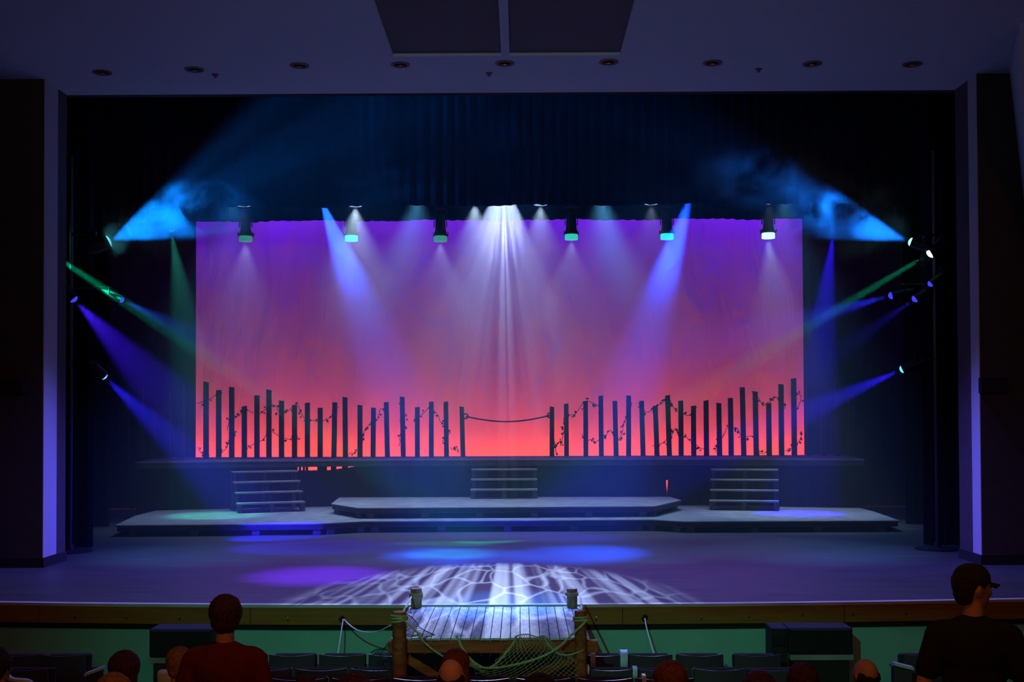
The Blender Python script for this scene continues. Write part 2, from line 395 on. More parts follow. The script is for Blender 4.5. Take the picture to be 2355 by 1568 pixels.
ordn = ['first', 'second', 'third', 'fourth', 'middle', 'sixth', 'seventh', 'eighth', 'last']
for k, p in enumerate(cpos):
    t = thing('ceiling_light', f'unlit recessed ceiling downlight, {ordn[k]} of nine counted from the left wall', 'ceiling light', p, 'row of recessed ceiling downlights')
    MB().lathe([(.085, .0), (.135, .0), (.135, -.012), (.095, -.016), (.085, 0)], 20, p, cap=False).build('trim_ring', M['trim'], t, True)
    MB().lathe([(.09, 0), (.075, .12), (.05, .2), (.0, .2)], 20, p, cap=False).build('reflector', M['brass'], t, True)
    MB().lathe([(.0, .13), (.03, .12), (.04, .15), (.02, .19)], 12, p, cap=False).build('bulb', M['cloth'], t, True)
for k, (x, y, lb) in enumerate([(495, 171, 'small sprinkler head in the ceiling by the second downlight'), (1125, 168, 'small sprinkler head in the ceiling in front of the middle downlight'), (1745, 158, 'small sprinkler head in the ceiling between the seventh and eighth downlights')]):
    p = PZ(x, y, ZC); t = thing('sprinkler_head', lb, 'sprinkler', p, 'ceiling sprinklers')
    MB().lathe([(.05, 0), (.05, -.01), (.015, -.012), (.015, -.04)], 12, p).build('rosette', M['trim'], t, True)
    MB().lathe([(.03, -.04), (.03, -.045)], 10, p).build('deflector', M['trim'], t)
for lb, x0, x1, y0, y1 in (('dark rectangular box fixed on the wall beside the stage, left', 8, 60, 872, 906), ('dark rectangular box fixed on the wall beside the stage, right', 2250, 2312, 868, 904)):
    a, b_ = P(x0, y1, D_PRO), P(x1, y0, D_PRO)
    t = thing('wall_box', lb, 'box', (a.x, D_PRO, a.z), 'boxes on the proscenium walls')
    MB().box(a.x, b_.x, D_PRO - .1, D_PRO, a.z, b_.z).build('case', M['blackwall'], t, bevel=.008)
    MB().box(a.x + .02, b_.x - .02, D_PRO - .108, D_PRO - .1, a.z + .02, b_.z - .02).build('front_plate', M['base'], t)

# ---------------------------------------------------------------- drapes
def drape(name, x0, x1, D, z0, z1, m, label, cat='curtain', fold=.22, amp=.07, hem=.0, group=None, seed=0, step=.055, skew=0):
    rr = random.Random(seed); n = int((x1 - x0) / step); g = MB(); cols = []
    ph = rr.random() * 6
    rows = [0, .5, 1]
    for i in range(n + 1):
        x = x0 + (x1 - x0) * i / n
        y = D + amp * math.sin(x / fold * 2 * math.pi + ph + 1.3 * math.sin(x * 1.7)) * (.7 + .3 * math.sin(x * 3.1))
        hz = hem * (math.sin(x * 2.3 + ph) + .6 * math.sin(x * 5.9 + 1)) + skew * (x - x0) / (x1 - x0)
        cols.append([len(g.v) + j for j in range(6)])
        for r_ in (0, .5, 1):
            g.v.append(Vector((x, y, z0 + hz + (z1 - z0 - hz) * r_)))
        for r_ in (0, .5, 1):
            g.v.append(Vector((x, y + .012, z0 + hz + (z1 - z0 - hz) * r_)))
    for a, b_ in zip(cols, cols[1:]):
        for j in (0, 1):
            g.f.append((a[j], b_[j], b_[j + 1], a[j + 1])); g.f.append((b_[j + 3], a[j + 3], a[j + 4], b_[j + 4]))
        g.f.append((b_[0], a[0], a[3], b_[3]))
    t = thing(name, label, cat, ((x0 + x1) / 2, D, z0), group)
    g.build('drape', m, t, True)
    gg = MB().tube([(x0, D, z1 + .02), (x1, D, z1 + .02)], .03, 8); gg.build('curtain_pipe', M['pipe'], t)
    return t
zb1 = P(1160, 474, 22.2).z; zb2 = P(1160, 506, 25.0).z
drape('border_curtain', -11, 11, 22.2, zb1, 9.6, M['velvet'], 'wide black border curtain across the top of the stage opening', hem=.012, seed=1, skew=.03)
drape('border_curtain', -11, 11, 25.0, zb2, 9.4, M['velvet'], 'black border curtain hanging behind the row of lights, just above the coloured backdrop', hem=.014, seed=2, group=None)
# legs
xl1, xr1 = P(213, 900, 19.4).x, P(2124, 900, 19.4).x
drape('leg_curtain', -11, xl1, 19.4, .01, 9.4, M['velvet'], 'black side curtain just behind the left pillar', seed=3)
drape('leg_curtain', xr1, 11, 19.4, .01, 9.4, M['velvet'], 'black side curtain just behind the right pillar', seed=4)
xl2, xr2 = P(450, 800, 27.8).x, P(1848, 800, 27.8).x
drape('leg_curtain', -12, xl2, 27.8, .01, 9.4, M['velvet2'], 'black side curtain masking the left edge of the glowing backdrop', seed=5, amp=.03)
drape('leg_curtain', xr2, 12, 27.8, .01, 9.4, M['velvet2'], 'black side curtain masking the right edge of the glowing backdrop', seed=6, amp=.03)
xl3, xr3 = P(262, 1000, 22.6).x, P(2068, 1000, 22.6).x
drape('leg_curtain', -11.6, xl3 - .3, 23.2, .01, 9.4, M['velvet'], 'black side curtain beyond the left end of the wide platform', seed=8)
drape('leg_curtain', xr3 + .3, 11.6, 23.2, .01, 9.4, M['velvet'], 'black side curtain beyond the right end of the wide platform', seed=9)
# cyclorama
g = MB(); nx, nz = 120, 40
for j in range(nz + 1):
    for i in range(nx + 1):
        x = -10.5 + 21 * i / nx; z = .05 + 9.2 * j / nz
        g.v.append(Vector((x, D_CYC + .02 * math.sin(x * 2.1 + .4 * z) + .012 * math.sin(x * 5.3 + 1.1 * math.sin(z)), z)))
for j in range(nz):
    for i in range(nx):
        a = j * (nx + 1) + i; g.f.append((a, a + 1, a + nx + 2, a + nx + 1))
t = thing('cyclorama', 'tall cloth backdrop glowing violet above and red orange below behind the fence', 'backdrop', (0, D_CYC, 0))
g.build('cloth', M['cyc'], t, True)
MB().tube([(-10.5, D_CYC, 9.27), (10.5, D_CYC, 9.27)], .03, 8).build('batten', M['pipe'], t)
MB().tube([(-10.5, D_CYC, .03), (10.5, D_CYC, .03)], .02, 8).build('bottom_pipe', M['pipe'], t)

# ---------------------------------------------------------------- platforms
def platform(name, poly, z0, z1, label, nfeet, slab=.11):
    cxm = sum(p.x for p in poly) / len(poly); cym = sum(p.y for p in poly) / len(poly)
    t = thing(name, label, 'platform', (cxm, cym, z0))
    pp = [(p.x, p.y) for p in poly]
    MB().prism(pp, z1 - .02, z1).build('deck', M['ply'], t)
    inn = [(cxm + (x - cxm) * .995, cym + (y - cym) * .995) for x, y in pp]
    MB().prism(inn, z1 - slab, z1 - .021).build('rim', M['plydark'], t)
    inn = [(cxm + (x - cxm) * .98, cym + (y - cym) * .97) for x, y in pp]
    k = len(pp)
    # front edges carry the feet
    for (ax, ay), (bx, by) in [(inn[j], inn[(j + 1) % k]) for j in range(k)]:
        if min(ay, by) > cym: continue
        L = math.hypot(bx - ax, by - ay); q = max(1, int(L / nfeet))
        for s_ in range(q + 1):
            u = (s_ + .15) / (q + .3)
            MB().obox((ax + (bx - ax) * u, ay + (by - ay) * u, (z0 + z1 - slab) / 2), .14, .05, z1 - slab - z0 - .002, math.atan2(by - ay, bx - ax)).build('foot', M['feet'], t)
    inn = [(cxm + (x - cxm) * .955, cym + (y - cym) * .93) for x, y in pp]
    MB().prism(inn, z0 + .002, z1 - slab).build('recess_shade', M['gap_shade'], t)  # black inset block, shade of the recess put into its colour
    return t
z1p, z2p, zd = .205, .41, 1.225
poly1 = [PZ(264, 1208, z1p), PZ(740, 1204, z1p), PZ(832, 1199, z1p), PZ(1500, 1195, z1p), PZ(1575, 1199, z1p), PZ(2070, 1197, z1p),
         PZ(2010, 1176, z1p), Vector((PZ(2010, 1176, z1p).x, 24.8, 0)), Vector((6.4, 24.9, 0)), Vector((4, 25.65, 0)), Vector((-4.4, 25.65, 0)), Vector((-6.9, 24.9, 0)), Vector((PZ(310, 1186, z1p).x, 24.7, 0)), PZ(310, 1186, z1p)]
platform('wide_platform', poly1, 0, z1p, 'low wide stage platform spanning the stage beneath the stairs', 1.15)
poly2 = [PZ(762, 1158, z2p), PZ(825, 1168, z2p), PZ(1505, 1164, z2p), PZ(1567, 1150, z2p), PZ(1541, 1142, z2p), PZ(781, 1143, z2p)]
platform('upper_platform', poly2, z1p, z2p, 'raised platform with clipped corners on top of the wide one, centre stage', 1.0)
# deck
yb = 27.7
dpts = [(P(312, 1060, 24.8).x, 24.8), (P(560, 1057, 25.3).x, 25.3), (P(900, 1057, 25.75).x, 25.75), (P(1500, 1057, 25.75).x, 25.75), (P(1760, 1057, 25.4).x, 25.4), (P(1988, 1057, 24.9).x, 24.9),
        (P(1988, 1057, 24.9).x + .3, yb), (P(312, 1060, 24.8).x - .3, yb)]
t = thing('raised_deck', 'high wooden deck across the back of the stage carrying the post fence', 'deck', (-.2, 26.6, 0))
deck_t = t
MB().prism(dpts, zd - .03, zd).build('deck_top', M['ply'], t)
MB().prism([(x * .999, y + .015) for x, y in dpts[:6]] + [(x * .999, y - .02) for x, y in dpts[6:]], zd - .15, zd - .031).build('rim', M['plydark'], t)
for x in [dpts[0][0] + .2 + k * 1.27 for k in range(13)]:
    for y in (26.0, 27.5):
        if dpts[0][0] < x < dpts[5][0]:
            MB().box(x - .045, x + .045, y - .045, y + .045, 0, zd - .15).build('leg', M['post'], t)
for px_, w_ in ((690, .02), (699, .02), (706, .02), (741, .10), (767, .05), (795, .045)):
    x = P(px_, 1075, 25.9).x; MB().box(x - w_, x + w_, 25.85, 25.94, 0, zd - .15).build('leg', M['post'], t)
# black skirt under the deck, with the slit that lets the orange light through
def skirt(x0, x1, y0, y1, ztop, lab):
    n = max(2, int(abs(x1 - x0) / .07)); g = MB(); c_ = []
    for i in range(n + 1):
        u = i / n; x = x0 + (x1 - x0) * u; y = y0 + (y1 - y0) * u + .02 * math.sin(x * 22)
        zt = ztop(u) if callable(ztop) else ztop
        c_.append(len(g.v)); g.v += [Vector((x, y, .01)), Vector((x, y, zt)), Vector((x, y + .01, zt)), Vector((x, y + .01, .01))]
    for a, b_ in zip(c_, c_[1:]):
        g.f += [(a, b_, b_ + 1, a + 1), (a + 1, b_ + 1, b_ + 2, a + 2), (a + 3, a + 2, b_ + 2, b_ + 3)]
    o = g.build('deck_skirt', M['velvet2'], t, True)
    return o
def yat(x):
    for (ax, ay), (bx, by) in zip(dpts[:6], dpts[1:6]):
        if ax <= x <= bx: return ay + (by - ay) * (x - ax) / (bx - ax) + .06
    return 25
xa, xb = P(684, 1070, 25.5).x, P(822, 1070, 25.6).x
ztop = zd - .15
cutsx = [dpts[0][0], dpts[1][0], xa]
for a, b_ in zip(cutsx, cutsx[1:]): skirt(a, b_, yat(a + .001), yat(b_ - .001), ztop, '')
skirt(xa, xb, yat(xa), yat(xb), lambda u: P(700, 1081, 25.6).z - .01 * u + (.09 * max(0, (u - .5) * 2)), '')
xc0, xc1 = P(1533, 1100, 25.7).x, P(1537, 1100, 25.7).x
cutsx = [xb, dpts[2][0], dpts[3][0], xc0]
for a, b_ in zip(cutsx, cutsx[1:]): skirt(a, b_, yat(a + .001), yat(b_ - .001), ztop, '')
skirt(xc0, xc1, yat(xc0), yat(xc1), P(1535, 1140, 25.7).z, '')
MB().box(xc0 - .01, xc1 + .01, yat(xc0) - .01, yat(xc0) + .005, P(1535, 1104, 25.7).z, ztop).build('skirt_patch', M['velvet2'], t)
cutsx = [xc1, dpts[4][0], dpts[5][0]]
for a, b_ in zip(cutsx, cutsx[1:]): skirt(a, b_, yat(a + .001), yat(b_ - .001), ztop, '')
# small things by the slit
p = P(1529, 1141, 25.45)

# stairs
def stairs(loc, rz, width, rise, ntread, run, label):
    t = thing('stair_unit', label, 'stairs', loc, 'stairs up to the deck', rz)
    for k in range(ntread):
        z = rise * (k + 1); y = run * k
        MB().box(-width / 2, width / 2, y - .03, y + run, z - .03, z).build('tread', M['ply'], t, local=True)
    for x in (-width / 2 + .05, 0, width / 2 - .05):
        g = MB()
        for k in range(ntread):
            g.box(x - .02, x + .02, run * k + .01, run * (k + 1) + .01, 0 if k == 0 else rise * k - .1, rise * (k + 1) - .03)
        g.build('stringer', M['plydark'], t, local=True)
        MB().box(x - .045, x + .045, .0, .035, 0.002, rise - .03).build('leg', M['feet'], t, local=True)
        MB().box(x - .045, x + .045, run * ntread - .03, run * ntread, 0.002, rise * ntread - .03).build('leg', M['feet'], t, local=True)
    return t
pl = PZ(625, 1178, z1p); pr = PZ(1711, 1174, z1p); pc = PZ(1159, 1147, z2p)
stairs((pl.x, pl.y, z1p), R(22), 1.38, .204, 4, .25, 'open dark stair unit at the left of the raised deck, turned toward centre')
stairs((pr.x, pr.y, z1p), R(-12), 1.40, .204, 4, .25, 'open dark stair unit at the right of the raised deck, turned toward centre')
stairs((pc.x, pc.y, z2p), 0, 1.42, .204, 3, .26, 'short stair unit standing on the raised platform at centre stage')

# ---------------------------------------------------------------- fence
left_posts = [(474, 474, 878), (503, 503, 897), (533, 533, 890), (562, 562, 934), (591, 591, 909), (618.6, 618.6, 896), (647.5, 647.5, 921), (677.4, 677.4, 931.5), (707, 707, 926), (736.5, 736.5, 937.6), (770, 768, 925), (793.5, 794.5, 913), (828, 828, 931.5), (859, 858, 937.4), (888.4, 891, 924.6), (925, 927.5, 912.5), (959.7, 960, 936), (992, 992, 923.5), (1025.5, 1027, 923.5), (1062, 1064.7, 935)]
right_posts = [(1269.4, 1269.4, 935), (1302, 1303, 928), (1346.6, 1347.5, 922), (1381.5, 1383, 909.6), (1414, 1417, 921.6), (1445.7, 1445.7, 909.6), (1475.4, 1479, 921.6), (1507, 1511, 933), (1535, 1539.6, 909), (1565.6, 1566.5, 921), (1594.7, 1595.5, 933), (1623.6, 1625, 920.6), (1653, 1655, 926.7), (1679.7, 1681.7, 915), (1707, 1710.6, 890.5), (1736.6, 1739.4, 900), (1767.7, 1769, 926.7), (1796, 1797.5, 883.6), (1825, 1827, 870)]
left_posts = [(290, 292, 905), (325, 326, 890), (352, 352, 915), (385, 386, 900), (418, 418, 888)] + left_posts
right_posts += [(1860, 1861, 890), (1893, 1894, 915), (1925, 1927, 880), (1957, 1958, 905)]
DF = {}
def fenceD(px):
    return 27.35 - .45 * min(1, (abs(px - 1165) / 850)) ** 1.5
for posts, lab in ((left_posts, 'dark post fence of uneven timbers on the deck, left section'), (right_posts, 'dark post fence of uneven timbers on the deck, right section')):
    xm = P(sum(p[0] for p in posts) / len(posts), 1050, 27.3).x
    t = thing('post_fence', lab, 'fence', (xm, 27.3, zd), 'fence across the deck')
    for xt, xb_, yt in posts:
        D = fenceD(xb_); a = P(xt, yt, D); s_ = P(xb_, 1050, D); h = .053
        mb = MB(); rz = rnd.uniform(-.08, .08)
        dz = rnd.uniform(-.012, .012)
        q = [(s_.x + sx * h, D + sy * h, zd + .001) for sx, sy in ((-1, -1), (1, -1), (1, 1), (-1, 1))] + [(a.x + sx * h * .96, D + sy * h, a.z + sx * dz) for sx, sy in ((-1, -1), (1, -1), (1, 1), (-1, 1))]
        mb.hexa(q).build('post', M['post'], t)
def smooth_path(pts, sub=5):
    out = []
    k = len(pts)
    for i in range(k - 1):
        p0, p1, p2, p3 = pts[max(0, i - 1)], pts[i], pts[i + 1], pts[min(k - 1, i + 2)]
        for j in range(sub):
            u = j / sub
            out.append(.5 * ((2 * p1) + (p2 - p0) * u + (2 * p0 - 5 * p1 + 4 * p2 - p3) * u * u + (3 * p1 - p0 - 3 * p2 + p3) * u ** 3))
    out.append(pts[-1]); return out
# rope between the two gate posts
a, b_ = P(1071, 957, 27.25), P(1264, 955, 27.25)
t = thing('gate_rope', 'dark rope sagging across the gap in the post fence', 'rope', (a + b_) / 2)
pts = [a.lerp(b_, k / 16) - Vector((0, 0, .135 * math.sin(math.pi * k / 16) ** .9)) for k in range(17)]
MB().tube(pts, .02, 6).build('strand', M['darkrope'], t, True)
for q in (a, b_):
    MB().tube([q + Vector((.055 * math.cos(u), -.03, .055 * math.sin(u))) for u in [k * math.pi / 6 for k in range(13)]], .02, 6).build('knot_loop', M['darkrope'], t, True)

garl = [
 ('upper ivy garland on the three tallest posts at the left end of the fence', [(452, 928), (466, 924), (485, 916), (500, 905), (508, 899)]),
 ('long ivy garland strung along the upper half of the left fence', [(523, 990), (527, 968), (540, 960), (551, 954), (560, 940), (570, 942), (579, 948), (598, 951), (608, 943), (618, 935), (636, 934), (640, 945), (656, 950), (668, 940), (677, 932), (685, 932), (695, 955), (706, 966), (722, 967), (735, 971), (748, 965), (762, 958), (766, 945), (778, 935)]),
 ('short ivy sprig at the foot of the first post by the backdrop edge', [(455, 1028), (460, 1038), (468, 1046), (476, 1050)]),
 ('ivy climbing from the deck around the third tall post, left', [(505, 1046), (514, 1037), (522, 1028), (527, 1010), (540, 1000), (537, 990)]),
 ('ivy garland strung along the lower half of the left fence', [(560, 1047), (570, 1030), (585, 1020), (598, 1015), (606, 1010), (612, 1000), (622, 990), (630, 995), (638, 1000), (650, 1005), (665, 1010), (684, 1002), (683, 1012)]),
 ('ivy rising over the low posts in the middle of the left fence', [(800, 1047), (808, 1041), (815, 1043), (822, 1033), (832, 1012), (838, 990), (848, 978), (857, 966), (868, 966), (874, 942), (879, 940)]),
 ('ivy twined up the tall post standing fifth from the gate, left fence', [(917, 1026), (920, 1015), (919, 1003), (932, 980), (921, 970), (934, 955), (920, 940), (931, 925), (922, 914)]),
 ('ivy arching over the last posts before the gate, left fence', [(952, 970), (954, 962), (966, 957), (976, 948), (982, 942), (990, 936), (1000, 946), (1008, 955), (1012, 968), (1020, 975), (1030, 990), (1036, 994), (1020, 1010), (1018, 1020)]),
 ('ivy clump on the deck beside the left gate post', [(1036, 1028), (1040, 1034), (1048, 1030), (1055, 1036), (1053, 1042)]),
 ('ivy climbing from the right gate post over its neighbours', [(1274, 1010), (1280, 1045), (1278, 1030), (1287, 1015), (1290, 1025), (1294, 1003), (1298, 985), (1296, 965), (1305, 955), (1320, 953), (1328, 945), (1335, 935), (1342, 925), (1352, 922), (1365, 928), (1374, 932), (1384, 946)]),
 ('low ivy swag across the third to sixth posts from the gate, right fence', [(1338, 998), (1345, 1010), (1352, 1013), (1362, 1010), (1370, 1016), (1378, 1011), (1392, 1005), (1397, 995), (1405, 990), (1412, 1002), (1422, 1010), (1432, 993), (1433, 975), (1437, 968), (1442, 955), (1450, 940), (1453, 925)]),
 ('upper ivy swag over the middle of the right fence', [(1468, 926), (1478, 940), (1488, 948), (1500, 942), (1515, 931), (1525, 925), (1537, 915), (1546, 930), (1552, 942), (1562, 947), (1575, 953), (1585, 955), (1596, 942), (1603, 935)]),
 ('low ivy swag under the middle of the right fence', [(1500, 1026), (1515, 1021), (1525, 1018), (1533, 1010), (1545, 1000), (1553, 985), (1562, 1003), (1577, 1004), (1585, 1012), (1600, 1022), (1610, 1030), (1620, 1033)]),
 ('ivy climbing and dropping across the lower posts of the right fence', [(1646, 1040), (1650, 1015), (1660, 1008), (1667, 995), (1673, 983), (1685, 985), (1697, 985), (1705, 1003), (1725, 1003), (1733, 1005), (1742, 1025), (1748, 1040), (1757, 1042), (1765, 1036)]),
 ('upper ivy garland on the tall posts at the right end of the fence', [(1728, 900), (1742, 912), (1750, 925), (1757, 932), (1764, 926), (1775, 921), (1785, 912), (1795, 930), (1805, 932), (1804, 940)]),
 ('short ivy sprig hanging from the last tall post beside the curtain, upper', [(1826, 900), (1834, 903), (1842, 912), (1840, 925), (1834, 938)]),
 ('short ivy sprig near the deck by the last tall post', [(1806, 1038), (1815, 1031), (1822, 1030), (1835, 1018), (1842, 1005), (1844, 993)]),
]
for lab, pp in garl:
    D = fenceD(pp[0][0]) - .075
    pts = smooth_path([P(x, y, fenceD(x) - .075) for x, y in pp], 4)
    t = thing('ivy_garland', lab, 'garland', pts[0], 'ivy garlands on the fence')
    MB().tube(pts, .007, 4).build('stem', M['ivy'], t)
    g = MB(); L = sum((a - b_).length for a, b_ in zip(pts, pts[1:])); acc = 0
    for a, b_ in zip(pts, pts[1:]):
        acc += (b_ - a).length
        while acc > .062:
            acc -= .062
            if rnd.random() < .22: continue
            c_ = b_ + Vector((rnd.uniform(-.05, .05), rnd.uniform(-.03, .03), rnd.uniform(-.07, .06)))
            th = rnd.uniform(0, 6.28); s_ = rnd.uniform(.026, .044)
            u = Vector((math.cos(th), rnd.uniform(-.5, .5), math.sin(th))).normalized(); v = u.cross(Vector((0, 1, .3))).normalized()
            g.quad(c_ - u * s_, c_ - v * s_ * .7 - u * .1 * s_, c_ + v * 0 + u * s_ * 1.3, c_ + v * s_ * .7 - u * .1 * s_)
            g.quad(c_ - v * s_ * .9, c_ - u * s_ * .5, c_ + v * s_ * .9, c_ + u * s_ * .4 + Vector((0, -.01, 0)))
    o = g.build('leaves', M['ivy'], t); o['kind'] = 'stuff'

# ---------------------------------------------------------------- stage lights
TEAL = lens_mat('teal_lens', (.03, .5, .38), 1); CYAN = lens_mat('cyan_lens', (.02, .75, .9), 1.5)
WHITE = lens_mat('white_lens', (.5, 1, .95), 1.6); BLUE = lens_mat('blue_lens', (.03, .18, 1), 6); DIMB = lens_mat('dim_blue_lens', (.05, .05, 1), 1.0)
GREEN = lens_mat('green_white_lens', (.5, 1, .8), 5); BRT = lens_mat('bright_cyan_lens', (.12, .8, 1), 5); SLIV = lens_mat('pale_lens', (.35, .6, 1), .9)
TEALW = lens_mat('teal_white_lens', (.03, .62, .5), 1.0); DTEAL = lens_mat('dim_teal_lens', (.05, .4, .32), .7)

def par(px, py, D, z_pipe, lens, label, group, wl=.15, hh=.1, tgt=None):
    """hanging stage light; (px,py) is the bottom of its lens"""
    p = P(px, py, D)
    t = thing('hanging_stage_light', label, 'stage light', p, group)
    MB().lathe([(wl, 0), (wl * .97, hh), (wl * .8, hh + .01)], 18, p).build('lens', lens, t, True)
    MB().lathe([(wl * 1.12, hh * .95), (wl * .95, hh + .06), (wl * .8, hh + .12), (wl * .74, hh + .4), (wl * .5, hh + .46)], 14, p).build('housing', M['metal'], t, True)
    g = MB()
    for s_ in (-1, 1): g.box(p.x + s_ * wl * .95 - .008, p.x + s_ * wl * .95 + .008, p.y - .02, p.y + .02, p.z + hh + .18, p.z + hh + .56)
    g.box(p.x - wl * .98, p.x + wl * .98, p.y - .02, p.y + .02, p.z + hh + .55, p.z + hh + .57)
    g.build('yoke', M['metal'], t)
    MB().box(p.x - .03, p.x + .03, p.y - .04, p.y + .04, p.z + hh + .56, z_pipe + .02).build('clamp', M['metal'], t)
    for s_ in (-1, 1):
        g = MB(); g.hexa([(p.x + s_ * wl * 1.05, p.y - .1, p.z + hh * .9), (p.x + s_ * wl * 1.05 + .006, p.y - .1, p.z + hh * .9), (p.x + s_ * wl * 1.05 + .006, p.y + .1, p.z + hh * .9), (p.x + s_ * wl * 1.05, p.y + .1, p.z + hh * .9),
                (p.x + s_ * wl * 1.15, p.y - .1, p.z + hh * 1.6), (p.x + s_ * wl * 1.15 + .006, p.y - .1, p.z + hh * 1.6), (p.x + s_ * wl * 1.15 + .006, p.y + .1, p.z + hh * 1.6), (p.x + s_ * wl * 1.15, p.y + .1, p.z + hh * 1.6)])
        g.build('filter_frame', M['metal'], t)
    return p
def head(loc, tgt, lens, label, group, support, r=.12, length=.34, tilt_lens=None):
    """moving-head light on an arm: support = point on the pipe it is clamped to"""
    loc, tgt, support = Vector(loc), Vector(tgt), Vector(support)
    d = (tgt - loc).normalized(); Mx = d.to_track_quat('Z', 'Y').to_matrix()
    t = thing('side_stage_light' if 'beside' in label or 'boom' in label else 'moving_head_light', label, 'stage light', loc, group)
    MB().lathe([(r * .9, -.012), (r * .9, .01), (r * .75, .035), (r * .4, .055), (0, .06)], 16, loc, Mx, cap=False).build('lens', lens, t, True)
    MB().lathe([(r, 0.02), (r * 1.04, -.04), (r * .95, -length * .6), (r * .6, -length), (0, -length)], 16, loc, Mx, cap=False).build('housing', M['metal'], t, True)
    c_ = loc - d * length * .55
    side = d.cross(Vector((0, 0, 1))).normalized()
    g = MB()
    top = c_ + (support - c_) * .0 + Vector((0, 0, r * 1.9)) * (1 if support.z > c_.z + .1 else -1 if abs(support.z - c_.z) < .0 else 1)
    for s_ in (-1, 1): g.tube([c_ + side * s_ * r * 1.12, c_ + side * s_ * r * 1.12 + (top - c_), top], .014, 6)
    g.build('yoke', M['metal'], t)
    MB().tube([top, support], .02, 6).build('clamp_arm', M['metal'], t)
    return t
D1, D2 = 23.0, 24.0
zp1, zp2 = 8.0, P(1160, 475, D2).z + .85
for D, z, lab in ((D1, zp1, 'downstage'), (D2, zp2, 'upstage')):
    t = thing('lighting_batten', f'{lab} steel pipe holding the overhead stage lights', 'pipe', (0, D, z))
    MB().tube([(-9.2, D, z), (9.2, D, z)], .025, 8).build('pipe', M['pipe'], t)
    for x in (-8, -2.7, 2.7, 8): MB().tube([(x, D, z), (x, D, 11.99)], .006, 4).build('cable', M['pipe'], t)
row2 = [(565, 555, DTEAL, 'dim teal lens, first from the left edge of the backdrop'), (808, 554, CYAN, 'bright cyan lens where a blue beam crosses'), (1013, 555, DTEAL, 'dim teal lens left of the central streaked beam'), (1314, 551, TEALW, 'bright teal lens next right of the central streaked beam'), (1534, 550, CYAN, 'cyan lens at the head of the right blue beam'), (1767, 548, WHITE, 'white-hot lens near the right edge of the backdrop')]
g2 = 'row of stage lights hanging before the backdrop'
for k, (x, y, lm, lb) in enumerate(row2):
    p = par(x, y, D2, zp2, lm, 'hanging stage light with ' + lb, g2, wl=.135, hh=.11)
    tx = {5: .5}.get(k, 0)
    pw = (430, 280, 380, 400, 260, 950)[k]
    spot(p - Vector((0, 0, .03)), (p.x + tx, p.y - .5, 0), (32, 30, 34, 34, 30, 24)[k], pw, (.55, .75, 1), .8, .06)
g1 = 'row of stage lights half hidden behind the top border'
for k, (x, y, lb) in enumerate([(560, 473, 'above the first hanging light'), (817, 474, 'above the cyan hanging light'), (1092, 468, 'just left of the central beam'), (1243, 471, 'just right of the central beam'), (1498, 469, 'above the right blue beam'), (1770, 467, 'above the white hanging light')]):
    p = par(x, y, D1, zp1, SLIV, 'pale slit of a stage light under the border, ' + lb, g1, wl=.13, hh=.05)
    spot(p - Vector((0, 0, .03)), (p.x, p.y + .2, 0), 36, (60, 420, 300, 240, 40, 70)[k], (.5, .72, 1), .9, .06)
# coloured moving heads on the downstage batten
def beam_from(px, py, D, tx, ty, tz, half, power, col, blend, lens, label, gb=None, group='moving heads on the overhead pipe'):
    loc = P(px, py, D); tgt = PZ(tx, ty, tz)
    head(loc, tgt, lens, label, group, (loc.x, D2 if D > 23.5 else D1, (zp2 if D > 23.5 else zp1) + .04))
    d = (tgt - loc).normalized()
    return spot(loc + d * .09, tgt, half, power, col, blend, .012 if gb else .05, gb)
beam_from(733, 445, D1, 1050, 1277, 0, 8.8, 31000, (.010, .085, 1), 1, BLUE, 'moving head throwing the blue beam left of centre', ('noise', .5, 14))
beam_from(1590, 445, D1, 1330, 1272, 0, 8.8, 28000, (.010, .07, 1), 1, BLUE, 'moving head throwing the blue beam right of centre')
beam_from(1158, 412, 24.5, 1125, 1378, 0, 11.5, 21000, (.44, .58, 1), .4, WHITE, 'moving head throwing the central white streaked beam', ('ripple', .97, 32))

# side lights on booms
DB = 18.85
boomL, boomR = P(163, 900, DB).x, P(2152, 900, DB).x
for x, lab in ((boomL, 'left'), (boomR, 'right')):
    t = thing('lighting_boom', f'upright black pipe stand carrying side lights in the {lab} wing', 'stand', (x, DB, 0))
    MB().tube([(x, DB, .03), (x, DB, 6.4)], .03, 8).build('pipe', M['pipe'], t, True)
    MB().lathe([(.35, 0), (.35, .02), (.06, .04), (.05, .12)], 18, (x, DB, .002)).build('base', M['metal'], t, True)
def side(px, py, D, tx, ty, tD, half, power, col, blend, lens, label, r=.1, gb=None):
    loc = P(px, py, D); tgt = P(tx, ty, tD)
    sx = boomL if px < 1100 else boomR
    sup = (loc.x, D2, zp2 + .03) if D > 22 else (sx, DB, loc.z + .15)
    head(loc, tgt, lens, label, 'side lights in the wings', sup, r)
    d = (tgt - loc).normalized()
    if power: spot(loc + d * .09, tgt, half, power, col, blend, .03, gb)
side(246, 556, 18.65, 446, 472, 19.1, 25, 9000, (.002, .20, 1), .35, BRT, 'boom light with a glaring cyan lens and broad blue fan, upper left', .115, ('noise', .85, 7))
side(2098, 557, 18.65, 1898, 492, 19.0, 19, 5500, (.005, .17, 1), .4, BRT, 'boom light with a glaring blue-white lens and smoky fan, upper right', .08, ('noise', .6, 6))
side(40, 532, 18.6, 450, 803, 19.2, 2.5, 24000, (.0, 1, .5), .9, GREEN, 'boom light sending the narrow green beam beside the left pillar', .1)
side(2141, 581, 18.6, 1960, 690, 18.8, 3.4, 7500, (.0, 1, .5), .9, GREEN, 'boom light with green-white lens beside the right pillar', .09)
side(168, 686, 18.7, 400, 930, 19.0, 14, 5200, (.05, .010, 1), .6, DIMB, 'boom light with dim blue lens below the green beam, left', .08)
